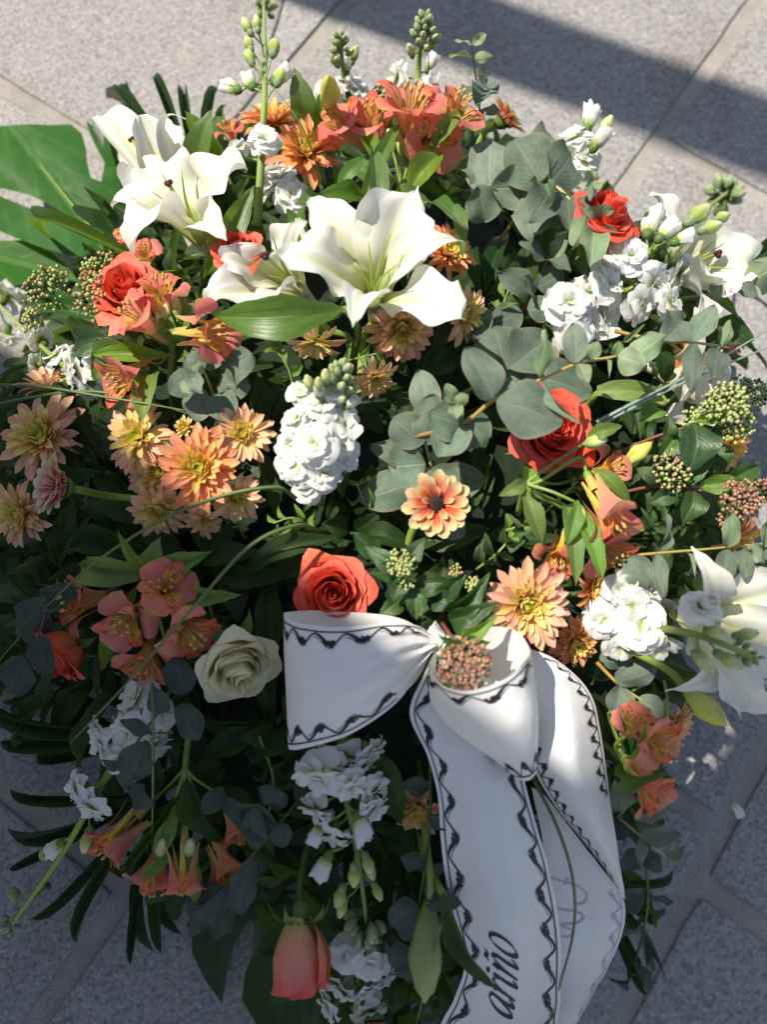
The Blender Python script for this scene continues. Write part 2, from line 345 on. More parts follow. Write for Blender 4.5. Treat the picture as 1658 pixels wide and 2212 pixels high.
K['grassb'] = m_along('blue_bear_grass', [(0, (.22, .32, .25)), (1, (.32, .43, .35))], .4, .05, .5)
K['bg'] = m_plain('green_viburnum_bud', (.3, .36, .1), (.5, .52, .22), 300, .5)
K['bb'] = m_plain('brown_viburnum_bud', (.3, .14, .09), (.5, .27, .17), 120, .45, val=.15)
K['bp'] = m_plain('pink_viburnum_bud', (.42, .2, .16), (.45, .36, .16), 90, .5)
K['bd'] = m_plain('dark_viburnum_bud', (.015, .022, .012), (.04, .06, .03), 120, .5)
K['calyx'] = m_along('sepal', [(0, (.1, .18, .04)), (1, (.2, .32, .08))], .5, .2)
# ------------------------------------------------------------------ paving: granite slabs proud of sandy mortar
def m_granite():
    m, n, out = nodes('granite'); tx = N(n, 'ShaderNodeTexCoord'); pos = tx.outputs['Object']
    v1 = N(n, 'ShaderNodeTexVoronoi', i_Scale=260.0, i_Randomness=1.0); n.links.new(pos, v1.inputs['Vector'])
    v2 = N(n, 'ShaderNodeTexNoise', i_Scale=170.0, i_Detail=3.0, i_Roughness=.7); n.links.new(pos, v2.inputs['Vector'])
    v3 = N(n, 'ShaderNodeTexNoise', i_Scale=5.0, i_Detail=6.0, i_Roughness=.6); n.links.new(pos, v3.inputs['Vector'])
    sp = N(n, 'ShaderNodeSeparateColor'); n.links.new(v1.outputs['Color'], sp.inputs[0])
    g = ramp(n, [(0, (.19, .185, .182)), (.08, (.225, .218, .212)), (.2, (.25, .241, .234)), (.5, (.305, .293, .28)), (.78, (.345, .331, .315)), (.9, (.34, .31, .282)), (1, (.4, .387, .37))])
    n.links.new(sp.outputs[0], g.inputs[0])
    h = ramp(n, [(.34, (.72, .72, .73)), (.5, (.97, .97, .97)), (.66, (1.1, 1.09, 1.07))]); n.links.new(v2.outputs[0], h.inputs[0])
    col = mixc(n, 1.0, g.outputs[0], h.outputs[0], 'MULTIPLY')
    s = ramp(n, [(.28, (.74, .71, .68)), (.45, (.97, .97, .97)), (.6, (1, 1, 1)), (.78, (1.1, 1.06, 1))]); n.links.new(v3.outputs[0], s.inputs[0])
    col = mixc(n, 1.0, col, s.outputs[0], 'MULTIPLY')
    finish(n, out, vary(n, col, .05, .006, .1), .75, 0, None, .25, v2.outputs[0], .5, .0015); return m
def m_mortar():
    m, n, out = nodes('sandy_mortar'); tx = N(n, 'ShaderNodeTexCoord'); pos = tx.outputs['Object']
    a = N(n, 'ShaderNodeTexNoise', i_Scale=14.0, i_Detail=8.0, i_Roughness=.65); n.links.new(pos, a.inputs['Vector'])
    b = N(n, 'ShaderNodeTexNoise', i_Scale=420.0, i_Detail=3.0); n.links.new(pos, b.inputs['Vector'])
    r = ramp(n, [(.25, (.23, .21, .19)), (.5, (.34, .315, .282)), (.75, (.41, .388, .355))]); n.links.new(a.outputs[0], r.inputs[0])
    e = ramp(n, [(.3, (.7, .7, .7)), (.65, (1.1, 1.1, 1.1))]); n.links.new(b.outputs[0], e.inputs[0])
    finish(n, out, mixc(n, 1.0, r.outputs[0], e.outputs[0], 'MULTIPLY'), .85, 0, None, .15, b.outputs[0], .6, .002); return m
def m_wall():
    m, n, out = nodes('stone_render'); tx = N(n, 'ShaderNodeTexCoord')
    a = N(n, 'ShaderNodeTexNoise', i_Scale=3.0, i_Detail=8.0); n.links.new(tx.outputs['Object'], a.inputs['Vector'])
    r = ramp(n, [(.3, (.3, .27, .23)), (.7, (.42, .39, .34))]); n.links.new(a.outputs[0], r.inputs[0])
    finish(n, out, r.outputs[0], .85, 0, None, .2, a.outputs[0], .4, .01); return m
GRAN, MORT = m_granite(), m_mortar()
E1 = V((math.cos(R_(-34.5)), math.sin(R_(-34.5)), 0)); E2 = V((-E1.y, E1.x, 0))
def st(s, t, z=0): return E1*s + E2*t + V((0, 0, z))
pave = root('pavement', 'grey granite paving slabs with sandy mortar joints under the flowers', 'pavement', M.Identity(4))
for k in ('label', 'category'): del pave[k]
pave['kind'] = 'structure'
mb = MB(); mb.add([V((-40, -40, -.0045)), V((40, -40, -.0045)), V((40, 40, -.0045)), V((-40, 40, -.0045))], [(0, 1, 2, 3)])
ob('mortar_bed', mb.mesh('mortar_bed', False), pave, None, MORT)
def slab(poly, seed):
    """a flat stone with a slightly wandering, softly broken edge"""
    r = random.Random(seed); n = len(poly); out = []
    for i in range(n):
        a, b = poly[i], poly[(i+1) % n]; k = max(2, int((b-a).length/.035))
        nrm = V((-(b-a).y, (b-a).x, 0)).normalized()
        for j in range(k):
            q = a.lerp(b, j/k) + nrm*(r.gauss(0, .0006) + (.003 if j == 0 else 0)); out.append(q)
    cen = sum(out, V())/len(out); m = len(out); vs = []; z0 = r.uniform(-.0006, .0006)
    for (ins, z) in ((0, -.02), (0, -.0022), (.0016, -.0004), (.004, 0)):
        for q in out:
            d = (cen-q); d.normalize(); vs.append(V((q.x, q.y, z+z0))+d*ins)
    fs = [(l*m+i, l*m+(i+1) % m, (l+1)*m+(i+1) % m, (l+1)*m+i) for l in range(3) for i in range(m)] + [tuple(range(3*m, 4*m))]
    o = ob('paving_slab', mesh('paving_slab', vs, fs, [(v.x, v.y) for v in vs], False), pave, None, GRAN)
J = .0132; SW = .5335; S0 = .012; TL = .80
offs = {-1: .226, 0: .263, 1: .707, 2: -.159, -2: .6, 3: .1, -3: .45, 4: .5}
sd_ = 0
for c in range(-3, 5):
    s0, s1 = S0+(c-1)*SW, S0+c*SW
    for k in range(-3, 4):
        t0 = offs[c]+k*TL; t1 = t0+TL; sd_ += 1
        a, b, e, d = (st(s0+J, t0+J), st(s1-J, t0+J), st(s1-J, t1-J), st(s0+J, t1-J))
        A, B = V((-.36, .94, 0)), V((-.16, .648, 0))                    # a thin crack runs through one slab
        if c == -1 and k == 0:
            sA = A.dot(E1); tcut = lambda s: None
            # cut line in slab coordinates
            def cut(s): return None
            p1 = st(s0+J, t1-J); 
            # crack goes from the far edge to the near-right edge
            s_top = -.79; x1 = st(s_top, t1-J); x2 = st(s1-J, .44)
            g = (x2-x1).normalized(); pn = V((-g.y, g.x, 0))*.0012
            slab([a, b, x2-pn, x1-pn][0:4] if False else [a, b, x2-pn, x1-pn, d], sd_); slab([x2+pn, e, x1+pn], sd_+500)
            continue
        slab([a, b, e, d], sd_)

# ------------------------------------------------------------------ unseen shade casters of assumed form: a post and a wall end, out of frame
DS = V((.908, -.419, 0)); NS = V((.419, .908, 0))                 # along the shadows, across them
def prism(name, axs, axt, a0, a1, b0, b1, h, parent, mat, cham=.004, z0=.002):
    mb = MB(); q = [axs*a0+axt*b0, axs*a1+axt*b0, axs*a1+axt*b1, axs*a0+axt*b1]
    mb.add([v+V((0, 0, z0)) for v in q]+[v+V((0, 0, h)) for v in q], [(3, 2, 1, 0), (4, 5, 6, 7)]+[(i, (i+1) % 4, 4+(i+1) % 4, 4+i) for i in range(4)])
    o = ob(name, mb.mesh(name, False), parent, None, mat)
    bv = o.modifiers.new('bevel', 'BEVEL'); bv.width = cham; bv.segments = 2; return o
WALLM = m_wall()
WALL_H, WALL_END = 2.5, -.50
W1 = V((math.cos(R_(-36)), math.sin(R_(-36)), 0)); W2 = V((-W1.y, W1.x, 0))
WALL_T = -.117 - .113*WALL_H                                       # its top edge throws the shade line over the near flowers
wl = root('unseen_wall', 'end of an unseen wall, assumed and placed to shade the near flowers', 'wall', M.Translation(W1*-1.5+W2*(WALL_T-.5)))  # assumed wall, put out of view to cast the near shade
prism('wall_face', W1, W2, -3.0, WALL_END-.02, WALL_T-1.5, WALL_T-.012, WALL_H-.07, wl, WALLM, .006)
prism('coping', W1, W2, -3.03, WALL_END, WALL_T-1.53, WALL_T, WALL_H, wl, WALLM, .008, WALL_H-.068)
prism('added_shade_slab', W1, W2, -.86, WALL_END+.012, WALL_T-.3, WALL_T+.185, WALL_H+.012, wl, WALLM, .008, WALL_H-.13)  # slab added at the wall end to throw shade on the right paving
po = root('unseen_post', 'unseen post of assumed form casting the dark band across the far paving', 'post', M.Translation(DS*-1.7+NS*.77))
prism('shaft', DS, NS, -1.775, -1.625, .695, .845, 4.6, po, WALLM, .006)
prism('foot', DS, NS, -1.80, -1.60, .67, .87, .25, po, WALLM, .006)
# ------------------------------------------------------------------ builders
def tube_ob(name, pts, rad, parent, mat, sides=7, n=5):
    mb = MB(); mb.tube(smooth_path(pts, n), rad, sides); return ob(name, mb.mesh(name), parent, None, mat)
def hidden_stem(parent, p, d, mat=None, r=.0026, name='stem'):
    """from the underside of a flower down into the middle of the wreath"""
    q = p + d*.03; e = V((p.x*.62, p.y*.62, max(.03, p.z*.45)))
    tube_ob(name, [p, q.lerp(p, .3), q.lerp(e, .35), e], r, parent, mat or K['stem'], 7, 4)
# ---- leaves: unit meshes, base at the origin, tip at (0,1,0), full width 1
def leaf_mesh(name, prf, seed, bend=.12, fold=.1, ruf=.03, nu=7, nv=17, curl=0, mid=.0, asp=.3):
    r = random.Random(seed); ph = r.random()*6
    def fn(u, v0):
        v = .5-.5*math.cos(math.pi*v0); k = (u-.5)*2; w = .5*prf(v)
        z = bend*math.sin(math.pi*v) - curl*v*v + asp*(fold*abs(k)*w*2.4 + 2*ruf*k*k*math.sin(9*v+ph+(1.7 if k > 0 else 0)) - 2*mid*math.exp(-(k/.15)**2)*w)
        return V((k*w + .02*math.sin(3.1*v+ph), v, z))
    mb = MB(); mb.grid(fn, nu, nv); mb.uv = [(a, .5-.5*math.cos(math.pi*b)) for a, b in mb.uv]; return mb.mesh(name)
LM = {
 'round': [leaf_mesh('round_leaf', w_round, s, .05+.05*s, .16-.16*s, .055, asp=.9) for s in range(3)],
 'oval': [leaf_mesh('oval_leaf', w_oval, s+5, .06+.04*s, .2-.16*s, .06, asp=.6) for s in range(3)],
 'lance': [leaf_mesh('lance_leaf', W_LANCE, s+9, .1+.06*s, .3, .05, mid=.06, asp=.28, curl=.08*s) for s in range(3)],
 'arch': [leaf_mesh('arched_leaf', W_LANCE, s+12, .2, .2, .03, mid=.05, asp=.3) for s in range(2)],
 'ovate': [leaf_mesh('ovate_leaf', W_OVATE, s+15, .1+.06*s, .3, .08, curl=.1*s, mid=.08, asp=.45) for s in range(3)],
 'strap': [leaf_mesh('strap_leaf', W_STRAP, s+19, .14, .3, .04, asp=.2, curl=.1*s) for s in range(2)],
 'palm': [leaf_mesh('palm_leaf', W_PALM, s+22, .07, .45, .0, 5, 11, asp=.12) for s in range(2)],
}
lc = [0]
def leaf_w(parent, a, b, width, kind='lance', mat='lilyleaf', roll=0, nrm=None, flip=1, name='leaf', var=None):
    lc[0] += 1
    ms = LM[kind]; me = ms[lc[0] % len(ms)] if var is None else ms[var]
    y = b-a; L = y.length; y.normalize(); nrm = nrm or -AX_F
    x = y.cross(nrm)
    if x.length < 1e-4: x = AX_R.copy()
    x.normalize(); z = x.cross(y)
    m = M((x*width*flip, y*L, z*L)).transposed().to_4x4() @ M.Identity(4)
    m = M.Translation(a) @ M.Rotation(R_(roll), 4, y) @ m
    return ob(name, me, parent, m, K[mat])
def leaf(parent, base, tip, wpx, kind='lance', mat='lilyleaf', roll=0, **kw):
    """base, tip: (px, py, dz)"""
    a, b = P(*base), P(*tip); return leaf_w(parent, a, b, mpx(wpx, a.lerp(b, .5)), kind, mat, roll, **kw)
# ---- rose
def rose_petals(name, bud=False, N_=34):
    out = []
    for k in range(N_):
        t = k/(N_-1); r = random.Random(k*3+(100 if bud else 0)); th = k*2.39996 + r.uniform(-.35, .35)
        if bud: rk, H, flare, ext = .003+.0205*t**.8, .056+.006*t, .007*max(0, t-.5)/.5, 1.9-.75*t
        else: rk, H, flare, ext = .0016+.0215*t**1.05, (.037+.007*math.sin(min(1, t*1.5)*math.pi)-.005*t)*r.uniform(.95, 1.05), .0015+.0165*max(0, t-.25)**1.6, 1.5-.55*t+r.uniform(-.15, .15)
        wav = r.uniform(0, 6); off = r.uniform(-.0012, .0012)*(1-t*.5); tipd = r.uniform(.1, .24); pt = r.uniform(.0, .07)*t; tilt = r.uniform(-.003, .003)
        def fn(u, v):
            k2 = (u-.5)*2; e = abs(k2); a = th + k2*ext*(.45+.55*min(1, v*2.2))
            ve = v*(1-tipd*e**2.2 + pt*math.exp(-(k2/.22)**2)*v) + .01*math.sin(k2*6+wav)*v*v
            R = rk*(.3+.7*math.sin(min(1, ve/.62)*math.pi/2)) + off
            lip = max(0, (ve-.62)/.38); R += flare*(lip**3.2 if bud else lip**2)*(1-.35*e*e)
            R += rk*.26*k2*(1-.65*t) + .0009*math.sin(k2*6+wav)*lip*(.4+t)
            if bud: R *= 1-.2*max(0, (ve-.45)/.55)*(1-t*.25)
            else: R *= 1-.2*lip*(1-t)**2
            Z = H*ve - (.011*max(0, t-.2)**1.2)*lip**2.6 + tilt*k2*lip
            return V((R*math.cos(a), R*math.sin(a), Z-.002*t))
        mb = MB(); mb.grid(fn, 11, 11); out.append(mb.mesh(name))
    return out
RP = {'open': rose_petals('petal'), 'bud': rose_petals('petal', True, 16)}
def sepal_mesh():
    def fn(u, v):
        k = (u-.5)*2; w = .0055*prof([(0, .8), (.4, 1), (1, .02)])(v); a = 1.25*v
        return V((k*w, .006+.024*math.sin(a)/1.25*1.2, .003-.016*v*v+.002*k*k))
    mb = MB(); mb.grid(fn, 5, 7); return mb.mesh('sepal')
SEP = sepal_mesh()
mb = MB(); mb.ball(V((0, 0, 0)), .0075, 8, 6, (1, 1, 1.3)); HIP = mb.mesh('hip')
mb = MB(); mb.ball(V((0, 0, .026)), .0105, 10, 6, (1, 1, 2.1)); RCORE = mb.mesh('rose_heart')
GRP = {'rose': 'coral roses in the wreath', 'mum': 'peach chrysanthemums in the wreath', 'stock': 'white stock stems in the wreath', 'lily': 'white lilies in the wreath',
       'alst': 'coral alstroemeria stems in the wreath', 'euc': 'eucalyptus sprigs in the wreath', 'vib': 'viburnum sprigs in the wreath', 'grass': 'bear grass blades in the wreath', 'gerb': 'mini gerberas in the wreath', 'lbud': 'lily buds in the wreath', 'dark': 'dark foliage sprigs in the wreath', 'palm': 'palm fans under the wreath'}
def rose(px, py, dpx, f, dz, label, kind='open', mat='rose', roll=0, stem=True, z=None):
    p = P(px, py, dz, z); s = mpx(dpx, p)/(.064 if kind == 'open' else .047)
    m = M.Translation(p) @ basis(face(*f), None, roll) @ M.Scale(s, 4) @ M.Translation(V((0, 0, -.034)))
    o = root('rose', label, 'rose', m, GRP['rose'])
    for q in RP[kind]: ob('petal', q, o, m, K[mat])
    ob('rose_heart', RCORE, o, m @ M.Diagonal((.55, .55, .5, 1)), K[mat])
    for k in range(5): ob('sepal', SEP, o, m @ M.Rotation(k*1.2566+.3, 4, 'Z') @ M.Translation(V((0, 0, -.001))), K['calyx'])
    ob('hip', HIP, o, m @ M.Translation(V((0, 0, -.006))), K['calyx'])
    if stem:
        d = -(m.to_3x3() @ V((0, 0, 1))).normalized(); hidden_stem(o, m @ V((0, 0, -.01)), d, K['dstem'], .0028)
    return o
# ---- chrysanthemum: unit radius petals
Z_ = V((0, 0, 1))
def mp(name, el0, el1, prf, hw, seed, cup=.5):
    a = V((0, .0, 0)); c0, s0, c1, s1 = math.cos(el0), math.sin(el0), math.cos(el1), math.sin(el1)
    b = V((0, c0, s0))*.4; d = b + V((0, (c0+c1)/2, (s0+s1)/2))*.35 + V((0, c1, s1))*.3; c = b + V((0, (c0+c1)/2, (s0+s1)/2))*.35
    return petal(name, a, b, c, d, hw, prf, Z_ if el1 < 1.2 else V((0, -1, .3)), cup, .05, 2, 5, 8, seed)
MUMP = [[mp('ray_petal', R_(18), R_(-22+16*s), W_MUM, .118, s, .6) for s in range(3)],
        [mp('ray_petal', R_(30), R_(0+18*s), W_MUM, .118, s+4, .55) for s in range(3)],
        [mp('ray_petal', R_(30), R_(62+14*s), W_SPOON, .145, s+8, .7) for s in range(2)],
        [mp('ray_petal', R_(42), R_(96), W_SPOON, .165, s+12, .8) for s in range(2)]]
RINGS = [(17, 1.0, 0, 'mum0', 0), (17, .94, 0, 'mum0', 10), (17, .85, 1, 'mum0', 6), (17, .76, 1, 'mum1', 14), (18, .64, 2, 'mum1', 2), (17, .54, 2, 'mum1', 8), (16, .44, 3, 'mum2', 2), (15, .34, 3, 'mum2', 8), (12, .24, 3, 'mum2', 20)]
def mum_heart():
    r = random.Random(3); mb = MB()
    mb.ball(V((0, 0, .02)), .2, 10, 6, (1, 1, .6))
    for k in range(34):
        t = k/34; a = k*2.4; rr = .19*t**.5; h = .1+.1*t
        p = V((rr*math.cos(a), rr*math.sin(a), .1+.04*(1-t))); q = p+V((-.3*rr*math.cos(a), -.3*rr*math.sin(a), h)); mb.tube([p, p.lerp(q, .5)+V((math.cos(a), math.sin(a), 0))*.012, q], lambda v: .016*(1-.3*v), 5)
    return mb.mesh('disc')
MHEART = mum_heart()
def back_cup():
    mb = MB()
    def fn(u, v):
        a = u*6.2832; r = prof([(0, .05), (.3, .2), (1, .3)])(v); return V((r*math.cos(a), r*math.sin(a), -.22+.2*v+.012*math.sin(a*10)*v))
    mb.grid(fn, 21, 6); return mb.mesh('calyx')
MCUP = back_cup()
def mum(px, py, dpx, f, dz, label, seed=0, tint=0, z=None, rings=None, stem=True, cat='chrysanthemum'):
    p = P(px, py, dz, z); s = mpx(dpx, p)/2.02; r = random.Random(seed+50)
    m = M.Translation(p) @ basis(face(*f) if f else (dome_n(p)*.5-AX_F*.6+V((0, 0, .1))), None, r.random()*6) @ M.Scale(s, 4) @ M.Translation(V((0, 0, -.12)))
    o = root('chrysanthemum', label, cat, m, GRP['mum'])
    rings = rings+[RINGS[8]] if rings and RINGS[7] in rings else rings; opn = r.uniform(-7, 13); pal = {0: {}, 1: {'mum0': 'mum0p', 'mum1': 'mum1p'}, 2: {'mum0': 'mum0o', 'mum1': 'mum1o'}}[tint]
    for i, (n, L, mi, mat, el) in enumerate(rings or RINGS):
        mat = pal.get(mat, mat); el = el + opn
        for k in range(n):
            if r.random() < .05: continue
            a = 6.2832*(k+.5*(i % 2))/n + r.uniform(-.1, .1); l = L*r.uniform(.82, 1.1); e = R_(el+r.uniform(-12, 12)-(22*r.random() if r.random() < .08 else 0))
            mm = m @ M.Rotation(a, 4, 'Z') @ M.Translation(V((0, .05*L, .015*i))) @ M.Rotation(e, 4, 'X') @ M.Rotation(R_(r.uniform(-14, 14)), 4, 'Y') @ M.Diagonal((l*1.05*(1.25 if L < .6 else 1)*r.uniform(.9, 1.1), l, l, 1))
            ob('ray_petal', MUMP[mi][r.randrange(len(MUMP[mi]))], o, mm, K[mat])
    ob('disc', MHEART, o, m @ M.Scale(.85, 4), K['mumc']); ob('calyx', MCUP, o, m, K['calyx'])
    if stem: hidden_stem(o, m @ V((0, 0, -.2)), -(m.to_3x3() @ Z_).normalized(), K['dstem'], .0024)
    return o
# ---- mini gerbera
GP = [petal('ray_petal', V((0, .0, 0)), V((0, .3, .1)), V((0, .6, .1)), V((0, .88, .03*s)), .17, W_GERB, Z_, .35, .05, 2, 7, 9, s, 0, .15) for s in range(3)]
def gerb_centre():
    r = random.Random(5); a = MB(); b = MB()
    a.ball(V((0, 0, .02)), .2, 14, 6, (1, 1, .55))
    for k in range(60):
        t = r.random()**.5; an = r.random()*6.3; p = V((math.cos(an), math.sin(an), 0))*.18*t + V((0, 0, .1*(1-t*t)+.03)); a.ball(p, .018, 5, 3)
    for k in range(44):
        an = 6.2832*k/44; rr = r.uniform(.19, .25); p = V((math.cos(an)*rr, math.sin(an)*rr, .03)); q = p + V((math.cos(an)*.03, math.sin(an)*.03, r.uniform(.05, .1))); b.tube([p, q], .011, 4); b.ball(q, .016, 4, 3)
    return a.mesh('disc'), b.mesh('floret_ring')
GC, GR = gerb_centre()
def gerbera(px, py, dpx, f, dz, label, mat='gerb', seed=0, z=None, el=0, stem=None):
    p = P(px, py, dz, z); s = mpx(dpx, p)/1.95; r = random.Random(seed)
    m = M.Translation(p) @ basis(face(*f)) @ M.Scale(s, 4)
    o = root('gerbera', label, 'gerbera', m, GRP['gerb'])
    for i, (n, L, e0) in enumerate(((11, 1, 4), (11, .92, 14), (5, .6, 30))):
        for k in range(n):
            a = 6.2832*(k+.5*(i % 2))/n+r.uniform(-.06, .06); l = L*r.uniform(.95, 1.05)
            mm = m @ M.Rotation(a, 4, 'Z') @ M.Translation(V((0, .12, .01*i))) @ M.Rotation(R_(e0+el+r.uniform(-6, 6)), 4, 'X') @ M.Diagonal((l*(1.05 if i < 2 else .9), l, l, 1))
            ob('ray_petal', GP[r.randrange(3)], o, mm, K[mat])
    dm = m @ M.Scale(1.7, 4); ob('disc', GC, o, dm, K['gerbc']); ob('floret_ring', GR, o, dm, K['gerbf'])
    ob('calyx', MCUP, o, m @ M.Diagonal((1.1, 1.1, 1.5, 1)), K['calyx'])
    a = m @ V((0, 0, -.3))
    if stem: tube_ob('stem', [a]+[P(*q) for q in stem], .0034, o, K['stem'])
    else: hidden_stem(o, a, -(m.to_3x3() @ Z_).normalized(), K['stem'], .003)
    return o
# ---- stock: double ruffled florets on a spike (floret: unit radius, facing Z)
def stock_floret(seed):
    r = random.Random(seed); mb = MB()
    for ring, (n, el, L, z) in enumerate(((5, 4, 1.0, 0), (5, 22, .88, .05), (5, 44, .68, .1), (2, 66, .42, .12))):
        for k in range(n):
            a = 6.2832*(k+.4*ring)/n+r.uniform(-.25, .25); e = R_(el+r.uniform(-12, 12)); l = L*r.uniform(.85, 1.12); ph = r.uniform(0, 6); tw = r.uniform(-.5, .5)
            ca, sa = math.cos(a), math.sin(a); rec = r.uniform(.15, .6); am = r.uniform(.08, .16)
            def fn(u, v):
                k2 = (u-.5)*2; w = .56*l*prof([(0, .12), (.3, .45), (.7, 1), (.9, .92), (1, .62)])(v)*r_w
                y = v*l*(1-.08*k2*k2); ang = e - rec*v*v
                zz = z + y*math.sin(ang) + am*l*math.sin(k2*2.6+ph)*v*v + .12*k2*k2*l*v + .035*math.sin(k2*6+ph*2)*v**3*l; yy = y*math.cos(ang); x = k2*w + tw*.1*v*v
                return V((x*ca - yy*sa, x*sa + yy*ca, zz))
            r_w = r.uniform(.9, 1.1); mb.grid(fn, 9, 7)
    # join the petals at the heart so the floret is one surface
    me = mb.mesh('floret')
    bm = bmesh.new(); bm.from_mesh(me); c = [v for v in bm.verts if (v.co-V((0, 0, v.co.z))).length < .075 and v.co.z < .3]
    bmesh.ops.remove_doubles(bm, verts=c, dist=.07); bm.to_mesh(me); bm.free(); return me
SF = [stock_floret(s) for s in range(5)]
def bud_mesh(name, tip=.15, open_=False, sides=8):
    mb = MB()
    def fn(u, v):
        a = u*6.2832; r = prof([(0, .25), (.3, .85), (.55, 1), (.8, .8), (1, tip)])(v)*.42*(1+.07*math.sin(a*4)); return V((r*math.cos(a), r*math.sin(a), v*1.3))
    mb.grid(fn, sides*2+1, 8)
    mb.ball(V((0, 0, 1.22)), .42*tip*1.3, 6, 4)
    return mb.mesh(name)
BUD = bud_mesh('bud', .45); BUDS = bud_mesh('bud', .34)
def half_open(seed):
    r = random.Random(seed); mb = MB()
    for ring, (n, R) in enumerate(((4, 1), (4, .75), (3, .5))):
        for k in range(n):
            a0 = 6.2832*(k+.5*ring)/n+r.uniform(-.2, .2); H = r.uniform(1.15, 1.6); fl = r.uniform(.1, .75); ph = r.uniform(0, 6)
            def fn(u, v):
                k2 = (u-.5)*2; a = a0+k2*1.0*(.6+.4*v); rr = .5*R*(prof([(0, .25), (.4, .9), (.75, .95), (1, .75)])(v)+fl*max(0, v-.7)*2)+.07*math.sin(k2*4+ph)*v*v
                return V((rr*math.cos(a), rr*math.sin(a), H*v*(1-.16*k2*k2)+.06*math.sin(k2*5+ph)*v*v))
            mb.grid(fn, 7, 7)
    return mb.mesh('half_open_floret')
HO = [half_open(s) for s in range(3)]
mb = MB(); mb.ball(V((0, 0, .1)), .32, 8, 5, (1, 1, 1.35)); CUPM = mb.mesh('calyx')
def near_on(path, p):
    i = min(range(len(path)), key=lambda k: (path[k]-p).length); return i
def stock(label, spine, florets=(), half=(), buds=(), tipn=9, rad=.0032, tip_px=30, seed=0, bias=.8, tilt=(0, 0, 0)):
    """spine: (px,py,dz) base to tip; florets (px,py,dz,size px); half and buds likewise"""
    r = random.Random(seed); sp = smooth_path([P(*q) for q in spine], 8)
    o = root('stock_stem', label, 'stock flower', M.Translation(sp[0]), GRP['stock'])
    mb = MB(); mb.tube(sp, lambda v: rad*(1-.55*v), 8); ob('stem', mb.mesh('stem'), o, None, K['stem'])
    ax = (sp[-1]-sp[0]).normalized(); tl = AX_R*tilt[0]+AX_U*tilt[1]-AX_F*tilt[2]
    def attach(p, back):
        i = near_on(sp, p-ax*back); i = max(1, i); return sp[i]
    def ped(a, b, w=.0011):
        mid = a.lerp(b, .5) + ax*(a-b).length*.12; mb = MB(); mb.tube(smooth_path([a, mid, b], 4), w, 6); ob('pedicel', mb.mesh('pedicel'), o, None, K['stem'])
    for (px, py, dz, s) in florets:
        p = P(px+r.uniform(-6, 6), py+r.uniform(-6, 6), dz+r.uniform(-.016, .008)); k = mpx(s, p)*.5*r.uniform(.76, 1.06); a = attach(p, .012); d = (p-a); d = (d.normalized() if d.length > .004 else -AX_F)*.75 - AX_F*bias + ax*.25 + tl + V((r.uniform(-.4, .4), r.uniform(-.4, .4), r.uniform(-.1, .2)))
        m = M.Translation(p) @ basis(d, None, r.random()*6) @ M.Scale(k*1.08, 4)
        fo = ob('floret', SF[r.randrange(5)], o, m, K['stock']); b = m @ V((0, 0, -.35)); ped(a, b)
        ob('calyx', CUPM, o, m @ M.Translation(V((0, 0, -.4))) @ M.Scale(.8, 4), K['calyx'])
    for (px, py, dz, s) in half:
        p = P(px, py, dz); k = mpx(s, p)*.62; a = attach(p, .014); d = (p-a).normalized()*.9+ax*.75+tl*.5
        m = M.Translation(p) @ basis(d, None, r.random()*6) @ M.Scale(k, 4) @ M.Translation(V((0, 0, -.7)))
        ob('half_open_floret', HO[r.randrange(3)], o, m, K['stock']); ob('calyx', CUPM, o, m, K['calyx']); ped(a, m @ V((0, 0, -.2)))
    for (px, py, dz, s) in buds:
        p = P(px, py, dz); k = mpx(s, p)*.75; a = attach(p, .014); d = (p-a).normalized()*.8+ax*.8
        m = M.Translation(p) @ basis(d, None, r.random()*6) @ M.Scale(k, 4) @ M.Translation(V((0, 0, -.6)))
        ob('bud', BUD, o, m, K['bud']); ob('calyx', CUPM, o, m @ M.Scale(.95, 4), K['budg']); ped(a, m @ V((0, 0, -.05)), .0009)
    t = sp[-1]; S = mpx(tip_px, t)
    tipn = int(tipn*1.5)
    for k in range(tipn):
        a = k*2.4+r.uniform(-.4, .4); f = k/max(1, tipn); sd2 = ax.orthogonal().normalized(); q = M.Rotation(a, 3, ax) @ sd2
        p = t - ax*S*1.9*f*.9 + q*S*(.2+.5*f); d = ax*.8+q*(.3+.8*f)
        m = M.Translation(p) @ basis(d, None, a) @ M.Scale(S*r.uniform(.42, .62)*(.8+.35*f), 4) @ M.Translation(V((0, 0, -.4))); ob('bud', BUDS, o, m, K['budg'])
    return o
